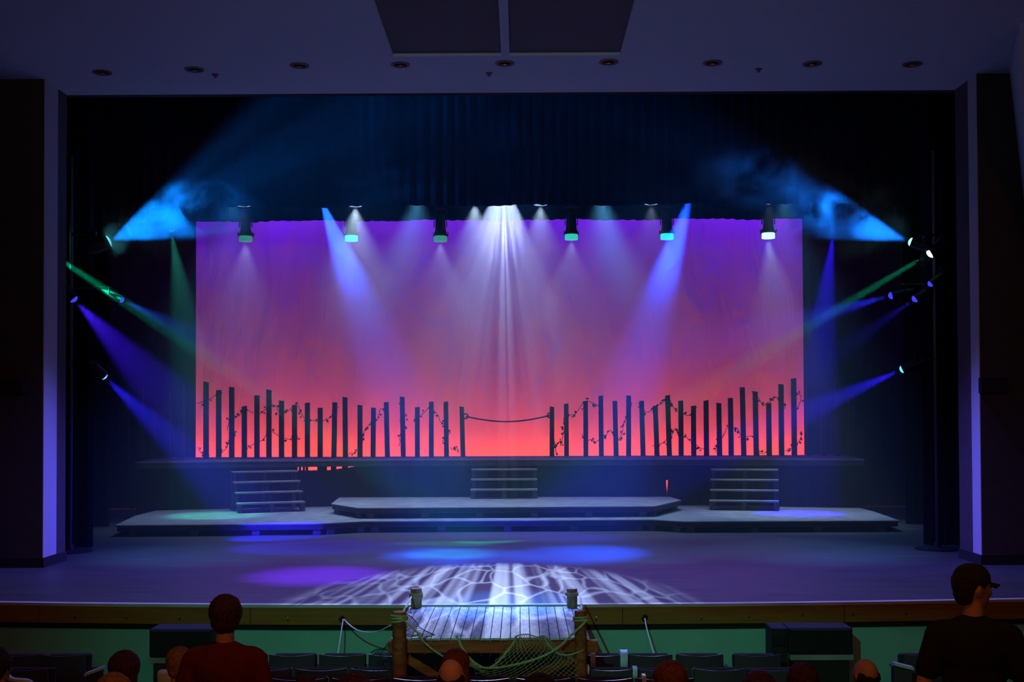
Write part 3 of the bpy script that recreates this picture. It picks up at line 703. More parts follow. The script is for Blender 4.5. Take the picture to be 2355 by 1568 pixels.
side(277, 688, 19.0, 430, 765, 19.1, 11, 2200, (.02, .10, 1), .8, DIMB, 'small blue boom light whose beam crosses the green one', .06)
side(237, 863, 18.8, 420, 1035, 19.8, 11, 9500, (.02, .012, 1), .7, BLUE, 'low boom light with round bright blue lens, left wing', .08)
side(394, 528, 23.4, 430, 760, 23.4, 12, 2000, (.05, .8, .6), .8, DTEAL, 'small teal boom light close to the left edge of the backdrop', .08)
side(2052, 679, 19.0, 1900, 720, 19.0, 9, 5500, (.02, .03, 1), .8, DIMB, 'boom light with dim blue lens halfway up, right wing', .07)
side(2106, 686, 18.9, 2000, 760, 18.9, 9, 900, (.02, .03, 1), .8, DIMB, 'unobtrusive boom light with faint blue rim, right wing', .07)
side(2142, 651, 18.7, 2080, 700, 18.7, 9, 0, (0, 0, 1), .8, DIMB, 'boom light turned edge-on below the green-white lens', .06)
side(2078, 848, 18.8, 1880, 935, 19.3, 9, 10000, (.02, .01, 1), .7, BLUE, 'low boom light with round bright blue lens, right wing', .075)
side(1917, 527, 23.4, 1885, 800, 23.4, 10, 12000, (.02, .005, 1), .7, DIMB, 'deep blue light high beside the right edge of the backdrop', .07)

# ---------------------------------------------------------------- haze
hz = MB().box(-11.5, 11.5, 17.9, 28.15, -.06, 9.3).build('haze', M['gap_shade'])
hm = bpy.data.materials.new('thin_haze'); hm.use_nodes = True; nt = hm.node_tree; nt.nodes.clear()
out = nt.nodes.new('ShaderNodeOutputMaterial'); vs = nt.nodes.new('ShaderNodeVolumeScatter')
vs.inputs['Color'].default_value = (1, 1, 1, 1); vs.inputs['Density'].default_value = 0.017; vs.inputs['Anisotropy'].default_value = .25
nt.links.new(vs.outputs[0], out.inputs['Volume'])
hz.data.materials.clear(); hz.data.materials.append(hm)
tag(hz, 'thin theatrical haze hanging over the whole stage', 'haze', kind='stuff')
def plume(x0, x1, y0, y1, D0, D1_, dens, lab, seed, ns=1.6, squash=(1, 1, 1), bound=0, lo=.42):
    a, b_ = P(x0, y1, (D0 + D1_) / 2), P(x1, y0, (D0 + D1_) / 2)
    cc = Vector(((a.x + b_.x) / 2, (D0 + D1_) / 2, (a.z + b_.z) / 2)); h = ((b_.x - a.x) / 2, (D1_ - D0) / 2, (b_.z - a.z) / 2)
    g = MB(); g.lathe([(math.sin(k * math.pi / 10), -math.cos(k * math.pi / 10)) for k in range(11)], 20, cap=False)
    g.v = [Vector((v.x * h[0], v.y * h[1], v.z * h[2])) for v in g.v]
    o = g.build('smoke_plume', M['gap_shade']); o.location = cc
    m = bpy.data.materials.new('smoke_' + str(seed)); m.use_nodes = True; nt = m.node_tree; nt.nodes.clear(); n = nt.nodes; l = nt.links
    out = n.new('ShaderNodeOutputMaterial'); vs = n.new('ShaderNodeVolumeScatter'); vs.inputs['Anisotropy'].default_value = .25
    vs.inputs['Color'].default_value = (1, 1, 1, 1)
    tc = n.new('ShaderNodeTexCoord')
    mp = n.new('ShaderNodeMapping'); mp.inputs['Scale'].default_value = (1 / h[0], 1 / h[1], 1 / h[2]); l.new(tc.outputs['Object'], mp.inputs[0])
    ln = n.new('ShaderNodeVectorMath'); ln.operation = 'LENGTH'; l.new(mp.outputs[0], ln.inputs[0])
    fo = n.new('ShaderNodeMapRange'); fo.interpolation_type = 'SMOOTHSTEP'; fo.inputs['From Min'].default_value = 1; fo.inputs['From Max'].default_value = .35
    l.new(ln.outputs['Value'], fo.inputs['Value'])
    m2 = n.new('ShaderNodeMapping'); m2.inputs['Scale'].default_value = squash; m2.inputs['Location'].default_value = (seed, seed * 2, 0); l.new(tc.outputs['Object'], m2.inputs[0])
    nz = n.new('ShaderNodeTexNoise'); nz.inputs['Scale'].default_value = ns; nz.inputs['Detail'].default_value = 3; nz.inputs['Distortion'].default_value = .5; l.new(m2.outputs[0], nz.inputs['Vector'])
    nr = n.new('ShaderNodeMapRange'); nr.inputs['From Min'].default_value = lo; nr.inputs['From Max'].default_value = .68; l.new(nz.outputs['Fac'], nr.inputs['Value'])
    mu = n.new('ShaderNodeMath'); mu.operation = 'MULTIPLY'; l.new(fo.outputs[0], mu.inputs[0])
    if bound: mu.inputs[1].default_value = .7
    else: l.new(nr.outputs[0], mu.inputs[1])
    m3 = n.new('ShaderNodeMath'); m3.operation = 'MULTIPLY'; m3.inputs[1].default_value = dens; l.new(mu.outputs[0], m3.inputs[0])
    l.new(m3.outputs[0], vs.inputs['Density']); l.new(vs.outputs[0], out.inputs['Volume'])
    o.data.materials.clear(); o.data.materials.append(m)
    tag(o, lab, 'smoke', 'smoke plumes in the side beams', 'stuff')
plume(215, 640, 400, 620, 17.98, 19.25, 3.2, 'bluish smoke drifting through the broad fan beam on the left', 3, 1.5)
plume(228, 300, 505, 600, 18.2, 19.0, 22, 'dense smoke wisp added to give the left cyan lens its glare', 5, 1.0)  # extra smoke put here to make the lens glare
plume(985, 1330, 230, 880, 21.6, 24.95, .16, 'soft smoke added to strengthen the white streaked centre beam', 21, .8, bound=2, lo=.2)  # haze thickened in the three overhead beams so they show brighter
plume(670, 990, 270, 840, 21.0, 24.0, .16, 'soft smoke added to strengthen the blue beam left of centre', 31, .8, bound=2, lo=.2)
plume(1340, 1660, 270, 840, 21.0, 24.0, .16, 'soft smoke added to strengthen the blue beam right of centre', 41, .8, bound=2, lo=.2)
plume(1780, 2110, 380, 620, 17.98, 19.25, 4.4, 'bluish smoke curling through the fan beam on the right', 8, 1.9)
plume(1560, 1960, 310, 500, 17.98, 19.25, 2.6, 'thin smoke rising above the right fan beam, over the border curtain', 12, 1.3)

# ---------------------------------------------------------------- dock in front of the stage
DX0, DX1, DD0, DD1, DZ = -1.27, .665, 11.5, 13.37, -.015
dock = thing('wooden_dock', 'wooden dock of narrow grey planks projecting from the centre of the stage', 'dock', ((DX0 + DX1) / 2, 12.4, fz(12.4)))
npl = 20; pw_ = (DX1 - DX0) / npl
for k in range(npl):
    x = DX0 + k * pw_; dz = rnd.uniform(-.003, .002); e = rnd.uniform(-.012, .01)
    MB().box(x + .003, x + pw_ - .003, DD0 - .02 + e, DD1 - .0, DZ - .022 + dz, DZ + dz).build('plank', M['dock'], dock, bevel=.002)
MB().box(DX0 - .03, DX1 + .08, DD0, DD0 + .04, -.072, -.04).build('top_board', M['beam'], dock, bevel=.003)
MB().box(DX0 - .03, DX1 + .08, DD0 - .035, DD0 - .001, -.16, -.045).build('front_beam', M['beam'], dock, bevel=.005)
for x in (DX0, DX1 - .04): MB().box(x, x + .04, DD0 + .05, DD1, -.16, -.04).build('side_beam', M['beam'], dock)
for y in (12.1, 12.7): MB().box(DX0 + .05, DX1 - .05, y, y + .04, -.14, -.04).build('joist', M['beam'], dock)
def plank_between(a, b_, w_, th, name, m, parent):
    a, b_ = Vector(a), Vector(b_); d = (b_ - a).normalized(); up = Vector((0, 1, 0)).cross(d).normalized() * w_ / 2; o = Vector((0, th / 2, 0))
    return MB().hexa([a - up - o, b_ - up - o, b_ - up + o, a - up + o, a + up - o, b_ + up - o, b_ + up + o, a + up + o]).build(name, m, parent, bevel=.004)
DFc = 11.56
plank_between(P(918, 1503, DFc), P(1012, 1560, DFc), .085, .04, 'brace', M['beam'], dock)
plank_between(P(1012, 1560, DFc), P(1060, 1589, DFc), .085, .04, 'brace', M['beam'], dock)
plank_between(P(1338, 1503, DFc), P(1190, 1572, DFc), .085, .04, 'brace', M['beam'], dock)
plank_between(P(1338, 1535, DFc + .3), P(1250, 1556, DFc + .3), .075, .04, 'brace', M['beam'], dock)
def piling(px, pytop, D, zbot, r, lab, mtl):
    top = P(px, pytop, D)
    t = thing('dock_piling', lab, 'post', (top.x, D, zbot), 'round dock pilings')
    pr = [(r * .98, 0)]; H = top.z - zbot
    for k in range(1, 9): pr.append((r * (1 + rnd.uniform(-.04, .04)), H * k / 9))
    pr += [(r * 1.0, H - .01), (r * .93, H)]
    MB().lathe([(a, b_ + zbot) for a, b_ in pr], 14, (top.x, D, 0)).build('timber', mtl, t, True)
    return t, top
def wrap(t, c, r, n, m='rope', rr=.011, tilt=.0):
    for k in range(n):
        pts = [(c.x + math.cos(u) * (r + rr * .7), c.y + math.sin(u) * (r + rr * .7), c.z + k * rr * 1.9 + tilt * math.cos(u + k)) for u in [j * math.pi / 10 for j in range(21)]]
        MB().tube(pts, rr, 6).build('rope_wrap', M[m], t, True)
fl, tfl = piling(918.5, 1406, 11.53 - .12, fz(11.4) + .001, .068, 'front left dock piling, rope wrapped, reddish in the house light', M['beam'])
fr, tfr = piling(1335, 1404, 11.53 - .12, fz(11.4) + .001, .058, 'front right dock piling with a rope tied round it', M['beam'])
bl, tbl = piling(957.5, 1353, 13.33, DZ + .003, .062, 'back left mooring post at the stage edge, rope wrapped', M['piling'])
br, tbr = piling(1315.5, 1353, 13.33, DZ + .003, .060, 'back right mooring post at the stage edge with a knotted rope', M['piling'])
wrap(bl, P(957, 1373, 13.33), .062, 3); wrap(br, P(1315, 1367, 13.33), .060, 2)
wrap(fl, P(918, 1426, 11.41), .07, 3, tilt=.01); wrap(fr, P(1335, 1424, 11.41), .06, 2, tilt=.006)
def rope(name, lab, cat, pts, r, m, group=None):
    pts = smooth_path([Vector(q) for q in pts], 6)
    t = thing(name, lab, cat, pts[0], group); MB().tube(pts, r, 6).build('strand', M[m], t, True); return t
rope('side_rope', 'thin pale rope from the back left to the front left dock piling', 'rope', [P(946, 1372, 13.25), P(940, 1385, 12.6), P(928, 1404, 11.5)], .009, 'cord', 'ropes on the dock')
rope('side_rope', 'pale rope from the back right to the front right dock piling', 'rope', [P(1333, 1368, 13.3), P(1336, 1384, 12.5), P(1338, 1404, 11.5)], .012, 'cord', 'ropes on the dock')
DR = 11.36
rope('dock_rope', 'rope hanging from the front left piling toward the middle of the dock', 'rope', [P(904, 1423, DR), P(922, 1423, DR - .03), P(938, 1434, DR), P(960, 1455, DR), P(976, 1477, DR), P(1000, 1497, DR), P(1020, 1510, DR), P(1045, 1530, DR)], .009, 'rope', 'ropes on the dock')
rope('dock_rope', 'thick rope swag looping under the middle of the dock front', 'rope', [P(1049, 1462, DR), P(1056, 1474, DR), P(1062, 1488, DR), P(1075, 1508, DR), P(1092, 1524, DR), P(1113, 1535, DR), P(1130, 1534, DR), P(1148, 1519, DR), P(1165, 1500, DR), P(1180, 1480, DR), P(1187, 1462, DR)], .012, 'rope', 'ropes on the dock')
rope('dock_rope', 'long rope rising from the swag to the front right piling', 'rope', [P(1100, 1533, DR - .03), P(1126, 1536, DR - .03), P(1160, 1533, DR - .03), P(1210, 1522, DR - .03), P(1255, 1506, DR - .03), P(1285, 1488, DR - .03), P(1310, 1464, DR - .03), P(1340, 1436, DR - .02), P(1350, 1424, DR - .02)], .012, 'rope', 'ropes on the dock')
rope('dock_rope', 'thin rope from the dock front to the right leg beneath the long rope', 'rope', [P(1251, 1460, DR), P(1260, 1480, DR), P(1280, 1500, DR), P(1297, 1506, DR), P(1320, 1503, DR), P(1342, 1494, DR)], .008, 'rope', 'ropes on the dock')
def net(lab, grid_pts, nu, nv, r, mtl, group='fishing nets on the dock'):
    """bilinear-ish patch from rows of control points, diamond mesh of twine"""
    def at(u, v):
        k = (len(grid_pts) - 1) * v; i0 = min(int(k), len(grid_pts) - 2); f = k - i0
        def row(rw, u):
            q = (len(rw) - 1) * u; a = min(int(q), len(rw) - 2); return rw[a].lerp(rw[a + 1], q - a)
        p = row(grid_pts[i0], u).lerp(row(grid_pts[i0 + 1], u), f)
        return p + Vector((.012 * math.sin(9 * v + 5 * u), .01 * math.sin(7 * u + 3 * v), .01 * math.sin(8 * u - 4 * v)))
    g = MB()
    for k in range(-nv, nu + 1):
        for sg in (1, -1):
            pts = []
            for j in range(nv * 2 + 1):
                v = j / (nv * 2); u = (k + (v * nv if sg > 0 else nv - v * nv)) / nu
                if 0 <= u <= 1: pts.append(at(u, v))
            if len(pts) > 1: g.tube(pts, r, 3, caps=False)
    t = thing('fishing_net', lab, 'net', at(.5, .0), group)
    o = g.build('mesh_twine', mtl, t); o['kind'] = 'stuff'
    e = [at(u / 10, 0) for u in range(11)]
    MB().tube(e, r * 1.8, 4).build('edge_cord', mtl, t)
net('fishing net hanging in front of the right half of the dock', [[P(1187, 1462, DR + .02), P(1215, 1460, DR + .02), P(1240, 1462, DR + .02), P(1255, 1464, DR)], [P(1165, 1490, DR), P(1215, 1488, DR - .03), P(1265, 1492, DR), P(1300, 1508, DR)], [P(1130, 1530, DR), P(1200, 1528, DR - .03), P(1270, 1530, DR), P(1341, 1520, DR)], [P(1092, 1550, DR), P(1180, 1562, DR), P(1270, 1562, DR), P(1343, 1556, DR)]], 17, 9, .0028, M['net'])
net('fishing net bunched over the front left corner of the dock planks', [[P(935, 1412, 11.75), P(962, 1438, 11.6), P(1003, 1463, 11.42)], [P(935, 1440, 11.45), P(960, 1458, 11.43), P(985, 1464, 11.42)], [P(930, 1456, 11.42), P(950, 1466, 11.42), P(975, 1472, 11.42)]], 14, 6, .0024, M['darkrope'])
net('fine net hanging beside the front left dock leg', [[P(852, 1500, 12.1), P(880, 1490, 12.0), P(905, 1470, 11.5)], [P(856, 1536, 12.1), P(880, 1538, 12.0), P(905, 1540, 11.5)]], 14, 9, .0024, M['darkrope'])
net('narrow net strip gathered along the thick rope swag', [[P(1057, 1482, DR), P(1075, 1512, DR), P(1100, 1534, DR), P(1120, 1540, DR)], [P(1066, 1504, DR), P(1078, 1526, DR), P(1092, 1540, DR), P(1110, 1545, DR)]], 16, 3, .0028, M['net'])

# hooks, clamps and cords on the stage fascia
hooks = [(172, 1415), (290, 1417), (413, 1419), (662, 1422), (1371, 1420), (1613, 1419), (1723, 1414), (1845, 1410), (1962, 1409), (2084, 1407)]
nm = ['first', 'second', 'third', 'fourth', 'fifth', 'sixth', 'seventh', 'eighth', 'ninth', 'tenth']
def fasD(px): return edgeD(P(px, 1410, 13.4).x)
for k, (x, y) in enumerate(hooks):
    p = P(x, y, fasD(x) - .012)
    t = thing('cup_hook', f'small bright hook on the stage fascia, {nm[k]} counted along from the left wall', 'hook', p, 'hooks along the stage fascia')
    MB().tube([p + Vector((0, .015, .012)), p + Vector((0, -.012, .012)), p + Vector((0, -.02, 0)), p + Vector((0, -.012, -.014)), p + Vector((0, -.0, -.012))], .005, 6).build('hook', M['chrome'], t, True)
    q = p + Vector((0, .006, -.035)); MB().tube([p + Vector((0, .006, -.01)), q], .006, 5).build('peg', M['base'], t)
for x, y, lab in ((788, 1420, 'black clamp on the fascia holding pale cords, left of the dock'), (1483, 1418, 'black clamp on the fascia holding pale cords, right of the dock')):
    p = P(x, y, fasD(x)); t = thing('cable_clamp', lab, 'clamp', p, 'clamps on the stage fascia')
    MB().obox(p + Vector((0, -.025, 0)), .05, .05, .035, Mx=Matrix.Rotation(.5, 3, 'Y')).build('jaw', M['metal'], t, bevel=.006)
    MB().obox(p + Vector((-.02, -.03, -.02)), .03, .03, .045, Mx=Matrix.Rotation(-.4, 3, 'Y')).build('jaw', M['metal'], t, bevel=.005)
    MB().lathe([(.012, 0), (.012, .04)], 8, p + Vector((.01, -.04, .01)), Matrix.Rotation(R(60), 3, 'X')).build('screw', M['metal'], t)
def fd(px, o): return fasD(px) - o
rope('pale_cord', 'pale green cord drooping from the left clamp to the dock', 'cord', [P(791, 1424, 13.3), P(805, 1438, 13.05), P(825, 1450, 12.9), P(850, 1454, 12.7), P(875, 1450, 12.4), P(898, 1438, 11.6)], .007, 'cord', 'pale cords at the stage front')
rope('pale_cord', 'pale straight cord running from the left clamp down behind the seats', 'cord', [P(789, 1424, 13.3), P(783, 1464, 13.1), P(775, 1515, 12.95)], .007, 'cord', 'pale cords at the stage front')
rope('pale_cord', 'pale straight cord running from the right clamp down behind the seats', 'cord', [P(1483, 1422, 13.3), P(1489, 1452, 13.15), P(1506, 1512, 12.95)], .007, 'cord', 'pale cords at the stage front')

# subwoofers against the stage
def sub(x0, x1, ytop, ybot, D, lab, dx=0):
    a, b_ = P(x0, ybot, D), P(x1, ytop, D); zf = fz(D)
    t = thing('loudspeaker', lab, 'speaker', ((a.x + b_.x) / 2, D, zf), 'loudspeakers at the stage front')
    yb_ = min(D + .34, 13.3)
    MB().box(a.x, b_.x, D, yb_, a.z, b_.z).build('cabinet', M['speaker'], t, bevel=.012)
    MB().box(a.x + .02, b_.x - .02, D - .012, D, a.z + .02, b_.z - .02).build('grille', M['grille'], t, bevel=.004)
    MB().box(a.x + .01, b_.x + .005, D - .02, yb_, a.z - .06, a.z - .002).build('dolly_board', M['ply'], t, bevel=.004)
    MB().box(a.x + .04, b_.x - .04, D + .01, yb_, zf, a.z - .06).build('lower_cabinet', M['speaker'], t, bevel=.01)
sub(343, 487, 1446, 1512, 12.9, 'black loudspeaker cabinet on the floor by the pit wall, left side')
sub(1815, 1961, 1443, 1505, 12.9, 'black loudspeaker cabinet on the floor by the pit wall, right side')
a, b_ = P(1771, 1512, 13.1), P(1812, 1440, 13.1)
t = thing('equipment_case', 'dark upright equipment case directly beside the right loudspeaker', 'case', ((a.x + b_.x) / 2, 13.1, fz(13.1)))
MB().box(a.x, b_.x, 13.0, 13.34, fz(13.1) - .0, b_.z).build('body', M['speaker'], t, bevel=.01)
MB().box(a.x + .01, b_.x - .01, 12.99, 13.0, b_.z - .2, b_.z - .1).build('handle_plate', M['grille'], t)

# ---------------------------------------------------------------- theatre seats
def make_seat():
    t = thing('theatre_seat', 'x', 'seat', (0, 0, 0), 'theatre seats')
    def panel(w0, w1, z0, z1, th, y0, lean, name, m, curve=.05, dip=.012):
        g = MB(); nu, nv = 8, 4
        for side_ in (0, 1):
            for j in range(nv + 1):
                v = j / nv
                for i in range(nu + 1):
                    u = -1 + 2 * i / nu; wd = w0 + (w1 - w0) * v
                    z = z0 + (z1 - z0) * v + (dip * (u * u) if v == 1 else 0)
                    y = y0 - lean * v - curve * (u * u) * -1 + (th if side_ else 0) * (1 - .3 * abs(u) ** 6)
                    g.v.append(Vector((u * wd / 2, y, z)))
        def idx(s_, j, i): return s_ * (nv + 1) * (nu + 1) + j * (nu + 1) + i
        for j in range(nv):
            for i in range(nu):
                g.f.append((idx(0, j, i), idx(0, j, i + 1), idx(0, j + 1, i + 1), idx(0, j + 1, i)))
                g.f.append((idx(1, j, i + 1), idx(1, j, i), idx(1, j + 1, i), idx(1, j + 1, i + 1)))
        for i in range(nu):
            g.f.append((idx(0, nv, i), idx(0, nv, i + 1), idx(1, nv, i + 1), idx(1, nv, i)))
            g.f.append((idx(0, 0, i + 1), idx(0, 0, i), idx(1, 0, i), idx(1, 0, i + 1)))
        for j in range(nv):
            g.f.append((idx(0, j, 0), idx(0, j + 1, 0), idx(1, j + 1, 0), idx(1, j, 0)))
            g.f.append((idx(0, j + 1, nu), idx(0, j, nu), idx(1, j, nu), idx(1, j + 1, nu)))
        g.build(name, m, t, True, local=True)
    panel(.52, .485, .28, .715, .016, .0, .06, 'back_shell', M['seatshell'])
    panel(.50, .465, .30, .70, .05, .018, .06, 'backrest', M['seat'])
    MB().obox((0, .22, .50), .46, .07, .38, Mx=Matrix.Rotation(R(-12), 3, 'X')).build('seat', M['seat'], t, local=True, bevel=.02)
    MB().box(-.295, -.265, .02, .36, .53, .555).build('armrest', M['seatshell'], t, local=True, bevel=.008)
    MB().box(-.29, -.27, .08, .30, .0, .53).build('standard', M['metal'], t, local=True)
    MB().box(-.32, -.24, .06, .34, .0, .015).build('foot_plate', M['metal'], t, local=True)
    MB().box(-.27, .27, .05, .09, .34, .38).build('crossbar', M['metal'], t, local=True)
    return t
seat0 = make_seat(); first = [True]
def place_seat(x, D, label, sc=1.0, z=None):
    zz = fz(D) if z is None else z
    if first[0]:
        first[0] = False
        # children registry before moving is fine
        copy_tree_registry()
        seat0.location = (x, D, zz); seat0['label'] = label; seat0.scale = (sc,) * 3
    else: copy_tree(seat0, (x, D, zz), 0, label, sc)
def copy_tree_registry():
    for o in bpy.data.objects:
        if o.parent: KIDS.setdefault(o.parent.name, [])
    for o in bpy.data.objects:
        if o.parent and o not in KIDS[o.parent.name]: KIDS[o.parent.name].append(o)
rowA = [(38, 'front-row theatre seat at the far left end'), (143, 'front-row theatre seat beside the left aisle'), (555, 'front-row theatre seat hidden behind the man in red'), (671, 'front-row theatre seat just right of the man in red'), (786, 'front-row theatre seat under the straight pale cord, left of the dock'), (900, 'front-row theatre seat touching the left side of the dock'),
        (1384, 'front-row theatre seat touching the right side of the dock'), (1494, 'front-row theatre seat under the right pale cord'), (1611, 'front-row theatre seat, third right of the dock'), (1743, 'front-row theatre seat partly before the equipment case'), (2132, 'front-row theatre seat beside the man in the cap')]
for x, lb in rowA:
    D = 12.62; place_seat(P(x, 1505, D).x, D, lb, 1.0, P(x, 1505, D).z - .722)
rowB = [(52, 'second-row theatre seat at the far left end'), (608, 'second-row theatre seat at the right elbow of the red-sweatered man'), (736, 'second-row theatre seat between the red-sweatered man and the left cord'), (864, 'second-row theatre seat left of the dock front'),
        (1404, 'second-row theatre seat right of the dock front'), (1522, 'second-row theatre seat behind the auburn-haired head'), (1655, 'second-row theatre seat between the auburn head and the case'), (1780, 'second-row theatre seat before the right loudspeaker')]
for x, lb in rowB:
    D = 11.62; p = P(x, 1538, D); place_seat(p.x, D, lb, 1.0, p.z - .722)
for k in range(-1, 7):
    x = 686 + 141 * k; D = 10.55; p = P(x, 1560, D)
    place_seat(p.x, D, f'third-row seat with only its top edge showing, {["behind the man in red", "at the elbow of the man in red", "left of the bald head", "next to the bald head", "below the rope swag", "under the net", "right of the dock leg", "by the auburn head"][k + 1]}', 1.0, p.z - .722)
# sloped end armrests on the aisles
for x0, y0, x1, y1, lab in ((207, 1549, 243, 1534, 'tan sloping end panel of the seat row by the left aisle'), (2050, 1524, 2090, 1535, 'tan sloping end panel of the seat row by the right aisle')):
    a, b_ = P(x0, y0, 12.3), P(x1, y1, 12.3)
    t = thing('row_end_panel', lab, 'panel', ((a.x + b_.x) / 2, 12.3, fz(12.3)), 'seat row end panels')
    zf = fz(12.3)
    MB().hexa([(a.x, 12.2, zf), (b_.x, 12.2, zf), (b_.x, 12.24, zf), (a.x, 12.24, zf), (a.x, 12.2, a.z), (b_.x, 12.2, b_.z), (b_.x, 12.24, b_.z), (a.x, 12.24, a.z)]).build('panel', M['seatshell'], t)
    MB().hexa([(a.x - .01, 12.16, a.z), (b_.x + .01, 12.16, b_.z), (b_.x + .01, 12.26, b_.z), (a.x - .01, 12.26, a.z), (a.x - .01, 12.16, a.z + .03), (b_.x + .01, 12.16, b_.z + .03), (b_.x + .01, 12.26, b_.z + .03), (a.x - .01, 12.26, a.z + .03)]).build('armrest', M['nosing'], t)
# cloth strips over seats
def strip(x0, x1, y0, y1, D, m, lab):
    a, b_ = P(x0, y1, D), P(x1, y0, D); g = MB(); w_ = b_.x - a.x
    prof = [(0, a.z), (.0, (a.z + b_.z) / 2), (-.005, b_.z - .005), (.02, b_.z + .012), (.09, b_.z + .012), (.12, b_.z - .02), (.13, b_.z - .16)]
    for k in range(5):
        x = a.x + w_ * k / 4
        for (y, z) in prof: g.v += [Vector((x, D + y + .006 * math.sin(k * 2.3), z))]
    n_ = len(prof)
    for k in range(4):
        for j in range(n_ - 1): g.f.append((k * n_ + j, (k + 1) * n_ + j, (k + 1) * n_ + j + 1, k * n_ + j + 1))
    t = thing('draped_cloth', lab, 'cloth', ((a.x + b_.x) / 2, D, b_.z), 'cloths over the seats')
    o = g.build('cloth', m, t, True); so = o.modifiers.new('thick', 'SOLIDIFY'); so.thickness = .006
strip(1359, 1369, 1501, 1537, 12.50, M['cloth'], 'narrow greenish white cloth over the first seat right of the dock')
strip(1427, 1444, 1500, 1537, 12.50, M['bluecloth'], 'pale blue cloth over the gap between two front-row seats')
strip(1343, 1355, 1534, 1552, 11.50, M['cloth'], 'small white cloth on the second-row seat beside the dock leg')
strip(1456, 1466, 1538, 1560, 11.50, M['bluecloth'], 'pale blue cloth over the gap between two second-row seats')
strip(362, 397, 1547, 1575, 10.42, M['cloth'], 'pale cloth heap on a seat back between the aisle and the red sweater')
t = thing('white_garment', 'white garment lying over the seat backs in the bottom left corner', 'clothing', P(40, 1562, 11.2))
MB().tube(smooth_path([P(5, 1546, 11.35), P(15, 1552, 11.3), P(24, 1561, 11.25), P(40, 1565, 11.2), P(62, 1567, 11.2), P(75, 1574, 11.25)], 4), .028, 8).build('sleeve', M['white'], t, True)
strip(1478, 1486, 1557, 1575, 10.42, M['cloth'], 'pale scrap of cloth over a third-row seat')

# ---------------------------------------------------------------- people
def blob(name, prims, m, parent, voxel=.011, smooth=3, disp=0, dscale=.03, sub=0):
    bm = bmesh.new()
    for q in prims:
        if q[0] == 's':
            _, c_, r_ = q[:3]; mx = Matrix.Translation(c_)
            if len(q) > 3: mx = mx @ q[3].to_4x4()
            bmesh.ops.create_icosphere(bm, subdivisions=3, radius=1, matrix=mx @ Matrix.Diagonal((*r_, 1)))
        else:
            _, a, b_, ra, rb = q; a, b_ = Vector(a), Vector(b_); d = b_ - a
            mx = Matrix.Translation((a + b_) / 2) @ d.to_track_quat('Z', 'Y').to_matrix().to_4x4()
            bmesh.ops.create_cone(bm, cap_ends=True, segments=16, radius1=ra, radius2=rb, depth=d.length, matrix=mx)
            bmesh.ops.create_icosphere(bm, subdivisions=2, radius=ra, matrix=Matrix.Translation(a))
            bmesh.ops.create_icosphere(bm, subdivisions=2, radius=rb, matrix=Matrix.Translation(b_))
    me = bpy.data.meshes.new(name); bm.to_mesh(me); bm.free()
    o = bpy.data.objects.new(name, me); C.objects.link(o)
    r_ = o.modifiers.new('r', 'REMESH'); r_.mode = 'VOXEL'; r_.voxel_size = voxel
    if smooth: s_ = o.modifiers.new('s', 'SMOOTH'); s_.iterations = smooth; s_.factor = .5
    if disp:
        tx = bpy.data.textures.new('clouds', 'CLOUDS'); tx.noise_scale = dscale
        d_ = o.modifiers.new('d', 'DISPLACE'); d_.texture = tx; d_.strength = disp; d_.mid_level = .5
    dg = bpy.context.evaluated_depsgraph_get()
    me2 = bpy.data.meshes.new_from_object(o.evaluated_get(dg)); o.modifiers.clear(); o.data = me2; bpy.data.meshes.remove(me)
    me2.name = name; me2.materials.clear(); me2.materials.append(m)
    me2.polygons.foreach_set('use_smooth', [True] * len(me2.polygons))
    o.parent = parent
    return o
V = Vector
def head_prims(hc, yaw, E=0):
    Rz = Matrix.Rotation(yaw, 3, 'Z')
    def T(v): return hc + Rz @ V(v)
    pr = [('s', T((0, -.008, .012)), (.077, .094, .10), Rz), ('s', T((0, .022, -.045)), (.058, .066, .066), Rz), ('s', T((0, .062, -.092)), (.026, .024, .02), Rz),
          ('c', T((0, .088, .0)), T((0, .108, -.035)), .009, .013), ('s', T((.016, .092, -.037)), (.009, .011, .008), Rz), ('s', T((-.016, .092, -.037)), (.009, .011, .008), Rz),
          ('s', T((0, .082, .022)), (.05, .014, .010), Rz), ('s', T((0, .085, -.064)), (.024, .010, .006), Rz), ('s', T((0, .084, -.074)), (.021, .010, .007), Rz),
          ('s', T((.036, .07, -.02)), (.02, .016, .016), Rz), ('s', T((-.036, .07, -.02)), (.02, .016, .016), Rz)]
    for s_ in (-1, 1):
        pr += [('s', T((s_ * .079, -.004, -.004)), (.010, .018, .03), Rz @ Matrix.Rotation(s_ * .35, 3, 'Z')), ('s', T((s_ * .078, -.0, -.03)), (.009, .01, .012), Rz)]
    return pr, T, Rz
def hand_prims(wrist, d, palm_n, s_):
    """palm + five bent fingers; d = direction of the fingers, palm_n = direction the palm faces"""
    d = V(d).normalized(); nrm = V(palm_n).normalized(); sd = d.cross(nrm).normalized()
    w_ = V(wrist); out = [('c', w_, w_ + d * .05, .026, .03), ('s', w_ + d * .06, (.036, .036, .036))]
    for k, L in enumerate((.070, .080, .074, .058)):
        b_ = w_ + d * .085 + sd * (k - 1.5) * .021
        m1 = b_ + d * L * .5 + nrm * .008; m2 = m1 + d * L * .32 + nrm * .022; 
        out += [('c', w_ + d * .05 + sd * (k - 1.5) * .016, b_, .011, .0095), ('c', b_, m1, .0095, .0085), ('c', m1, m2, .0085, .007)]
    tb = w_ + d * .02 + sd * -.03 * s_; tm = tb + d * .035 - sd * .022 * s_ + nrm * .012; te = tm + d * .028 + nrm * .012
    out += [('c', tb, tm, .013, .011), ('c', tm, te, .011, .008)]
    return out
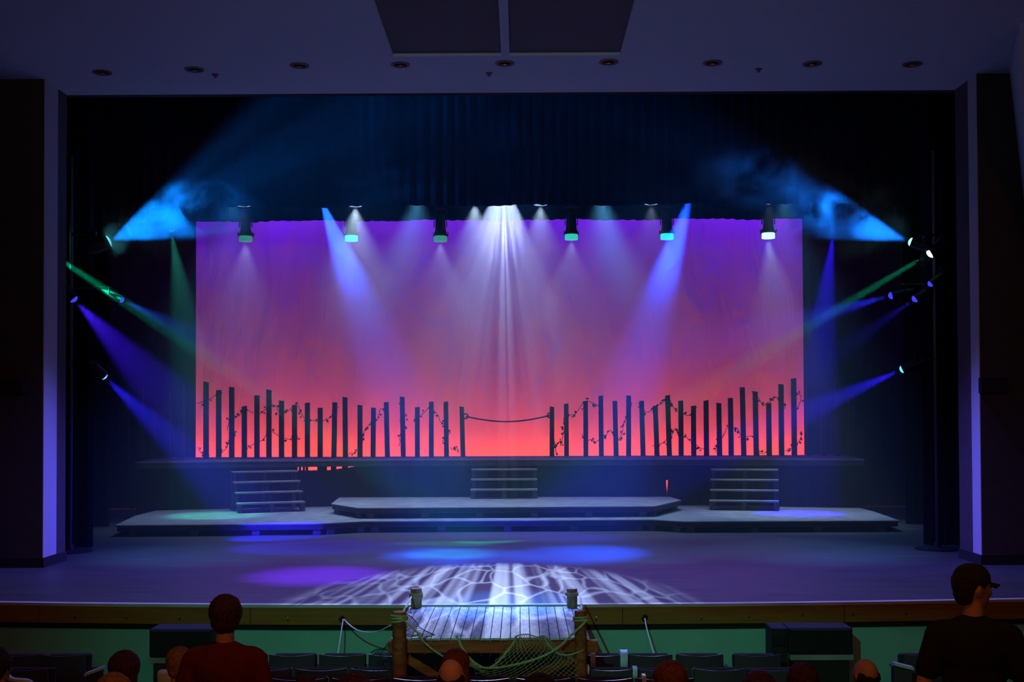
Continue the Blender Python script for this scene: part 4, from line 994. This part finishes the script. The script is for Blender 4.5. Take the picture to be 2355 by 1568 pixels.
def person(px, pytop, D, label, pose='sit', hair='short', hcol='brownhair', shirt='grey', skin='skin', yaw=0, hyaw=0, sleeves='long', bald=False, cap=False, lean=0, width=1.0):
    zt = P(px, pytop, D).z; zf = fz(D); H = 1.30 if pose == 'sit' else 1.762
    sc = (zt - zf) / H
    t = thing('person', label, 'person', (P(px, pytop, D).x, D, zf), 'audience members'); t.rotation_euler = (0, 0, yaw); t.scale = (sc * width, sc, sc)
    if pose == 'sit':
        pz, pel, ch, shz, hc = .47, V((0, 0, .50)), V((0, -.05, .80)), .985, V((0, .0, 1.185))
        shy = -.05
        kn = [V((s_ * .11, .44, .50)) for s_ in (-1, 1)]; an = [V((s_ * .11, .42, .09)) for s_ in (-1, 1)]
        el = [V((s_ * .27, .03, .70)) for s_ in (-1, 1)]; wr = [V((s_ * .20, .25, .66)) for s_ in (-1, 1)]
        hd, hn = (0, 1, -.25), (0, -.2, -1)
    else:
        pz, pel, ch, shz, hc = .93, V((0, 0, .96)), V((0, -.005, 1.27)), 1.42, V((0, .025, 1.645))
        shy = -.005
        kn = [V((s_ * .10, .02, .50)) for s_ in (-1, 1)]; an = [V((s_ * .11, -.02, .09)) for s_ in (-1, 1)]
        el = [V((s_ * .255, -.03, 1.14)) for s_ in (-1, 1)]; wr = [V((s_ * .25, .05, .89)) for s_ in (-1, 1)]
        hd, hn = (0, .25, -1), (0, 0, 0)
    def torso(E):
        sh = V((0, shy, shz))
        pr = [('s', pel, (.165 + E, .115 + E, .12 + E)), ('s', ch + V((0, 0, -.12)), (.145 + E, .105 + E, .17 + E)), ('s', ch + V((0, 0, .06)), (.17 + E, .115 + E, .17 + E)),
              ('c', sh + V((-.155, 0, -.02)), sh + V((.155, 0, -.02)), .062 + E, .062 + E), ('c', sh + V((-.15, 0, -.01)), sh + V((-.035, .0, .03)), .045 + E, .04 + E * .5), ('c', sh + V((.15, 0, -.01)), sh + V((.035, .0, .03)), .045 + E, .04 + E * .5)]
        return pr
    neck = [('c', V((0, shy, shz)), hc + V((0, -.01, -.06)), .056, .052)]
    hp, T, Rz = head_prims(hc, hyaw)
    arms = []
    for i, s_ in enumerate((-1, 1)):
        sh = V((s_ * .175, shy, shz - .02))
        arms += [('c', sh, el[i], .052, .041), ('c', el[i], wr[i], .041, .028)]
        nn = V((0, -.2, -1)) if pose == 'sit' else V((-s_, 0, 0))
        arms += hand_prims(wr[i], hd, nn, s_ if pose == 'sit' else s_)
    legs = []
    for i, s_ in enumerate((-1, 1)):
        hp_ = pel + V((s_ * .09, 0, -.03))
        legs += [('c', hp_, kn[i], .085, .058), ('c', kn[i], an[i], .056, .038), ('c', an[i] + V((0, -.03, -.045)), an[i] + V((0, .15, -.05)), .036, .03)]
    blob('body', torso(0) + neck + hp + arms + legs, M[skin], t, .0115, 2)
    # clothes
    E = .016; cl = torso(E)
    for i, s_ in enumerate((-1, 1)):
        sh = V((s_ * .175, shy, shz - .02))
        if sleeves == 'long': cl += [('c', sh, el[i], .052 + E, .041 + E), ('c', el[i], wr[i] + (el[i] - wr[i]) * .08, .041 + E, .030 + E)]
        else: cl += [('c', sh, sh.lerp(el[i], .72), .055 + E, .052 + E)]
    blob('shirt', cl, M[shirt], t, .013, 3)
    tr = [('s', pel + V((0, 0, -.02)), (.175, .13, .11))]
    for i, s_ in enumerate((-1, 1)):
        tr += [('c', pel + V((s_ * .09, 0, -.03)), kn[i], .10, .075), ('c', kn[i], an[i] + V((0, 0, .01)), .075, .06)]
    blob('trousers', tr, M['trouser'], t, .016, 2)
    for s_ in (-1, 1):
        blob('shoe', [('c', an[0 if s_ < 0 else 1] + V((0, -.04, -.048)), an[0 if s_ < 0 else 1] + V((0, .17, -.055)), .04, .034)], M['base'], t, .012, 1)
    for s_ in (-1, 1):
        e = T((s_ * .032, .079, .002)); MB().lathe([(.001, -.011), (.008, -.008), (.0115, 0), (.008, .008), (.001, .011)], 10, e, Rz @ Matrix.Rotation(R(-90), 3, 'X')).build('eye', M['white'], t, True, local=True)
        e = T((s_ * .032, .0895, .002)); MB().lathe([(.004, -.001), (.004, .001)], 8, e, Rz @ Matrix.Rotation(R(-90), 3, 'X')).build('pupil', M['base'], t, local=True)
    # hair
    hr = []
    if hair == 'short': hr = [('s', T((0, -.018, .028)), (.096, .106, .101), Rz), ('s', T((0, -.055, -.025)), (.082, .058, .07), Rz)]
    elif hair == 'crop': hr = [('s', T((0, -.016, .026)), (.083, .098, .096), Rz), ('s', T((0, -.05, -.03)), (.07, .05, .065), Rz)]
    elif hair == 'fringe': hr = [('s', T((0, -.06, -.022)), (.076, .042, .05), Rz)] + [('s', T((s_ * .062, -.03, -.012)), (.022, .055, .045), Rz) for s_ in (-1, 1)]
    elif hair == 'long': hr = [('s', T((0, -.022, .03)), (.098, .11, .105), Rz), ('s', T((0, -.06, -.06)), (.095, .06, .12), Rz), ('s', T((0, -.08, -.16)), (.10, .045, .12), Rz)] + [('s', T((s_ * .075, -.02, -.08)), (.03, .05, .12), Rz) for s_ in (-1, 1)]
    elif hair == 'bob': hr = [('s', T((0, -.02, .028)), (.098, .108, .103), Rz), ('s', T((0, -.05, -.05)), (.096, .07, .085), Rz)]
    if hr: blob('hair', hr, M[hcol], t, .009, 1, .014, .025)
    if cap:
        c_ = T((0, -.005, .045))
        g = MB(); prof = [(.0885, -.015)] + [(.0885 * math.cos(a_) ** .8, .085 * math.sin(a_)) for a_ in [k * math.pi / 2 / 7 for k in range(7)]] + [(.004, .086)]
        g.lathe(prof, 24, (0, 0, 0)); g.v = [c_ + Rz @ V((v.x * .98, v.y * 1.14, v.z)) for v in g.v]; g.build('cap_crown', M['cap'], t, True, local=True)
        g = MB(); rows = []
        for j in range(5):
            v = j / 4; row = []
            for i in range(9):
                u = -1 + 2 * i / 8; row.append(len(g.v)); g.v.append(c_ + Rz @ V((u * .075 * (1 - .25 * v * v), .088 + v * .075 * (1 - .45 * u * u) - .02 * u * u, -.012 - .018 * v - .014 * u * u)))
            rows.append(row)
        for a_, b_ in zip(rows, rows[1:]):
            for i in range(8): g.f.append((a_[i], a_[i + 1], b_[i + 1], b_[i]))
        o = g.build('cap_bill', M['cap'], t, True, local=True); so = o.modifiers.new('thick', 'SOLIDIFY'); so.thickness = .005
    return t
person(517, 1370, 6.4, 'standing person in a dark red sweater seen from behind, short brown hair', 'stand', 'short', 'brownhair', 'dred', hyaw=.12, yaw=.05)
person(2237, 1302, 6.5, 'standing man in a black shirt and dark cap, head turned to the right', 'stand', 'crop', 'darkhair', 'black', 'skin2', yaw=-.25, hyaw=-1.15, sleeves='short', cap=True)
ppl = [
 (288, 1498, 7.35, 'seated person with round dark brown hair, right of the left aisle', 'bob', 'brownhair', 'grey', 'skin', 0, 0),
 (262, 1549, 6.2, 'sandy-haired head at the bottom edge before the dark round hair', 'short', 'blondhair', 'grey', 'skin', 0, .2),
 (413, 1489, 7.9, 'seated person with light brown hair partly hidden by the red sweater', 'short', 'blondhair', 'white', 'skin', 0, .3),
 (1037, 1514, 7.0, 'balding person whose shiny crown shows before the dock', 'fringe', 'darkhair', 'grey', 'skin', 0, 0),
 (1052, 1495, 8.0, 'seated person with auburn hair just behind the balding crown', 'long', 'redhair', 'grey', 'skin', 0, -.5),
 (1536, 1522, 6.8, 'seated person with auburn hair looking left, below the right cord', 'bob', 'redhair', 'grey', 'skin', 0, .8),
 (1846, 1525, 6.8, 'seated person with brown hair below the right loudspeaker', 'short', 'brownhair', 'grey', 'skin', 0, -.2),
 (1989, 1513, 7.6, 'balding person with orange-lit scalp right of the loudspeaker', 'fringe', 'darkhair', 'grey', 'skin2', 0, .4),
 (1747, 1546, 6.1, 'brown-haired head low between the auburn head and the loudspeaker', 'short', 'brownhair', 'grey', 'skin', 0, -.3),
 (815, 1549, 6.1, 'brown-haired head at the bottom edge left of the dock', 'short', 'brownhair', 'grey', 'skin', 0, 0),
 (705, 1552, 7.2, 'low brown-haired head right beside the man in red', 'crop', 'brownhair', 'grey', 'skin', 0, 0),
 (1240, 1550, 6.1, 'dark-haired head at the bottom edge under the fishing net', 'short', 'darkhair', 'grey', 'skin', 0, 0),
 (-8, 1490, 7.2, 'person cut off by the far left edge of the picture', 'short', 'darkhair', 'white', 'skin', 0, -.3),
]
for px, py, D, lb, hair, hc, sh, sk, yw, hy in ppl:
    t = person(px, py, D, lb, 'sit', hair, hc, sh, sk, yw, hy, 'long')
    q = fz(D); place_seat(t.location.x, D - .24, 'seat under the ' + lb.replace('seated ', '').split(',')[0].split(' partly')[0].split(' whose')[0], 1.0, fz(D - .24))
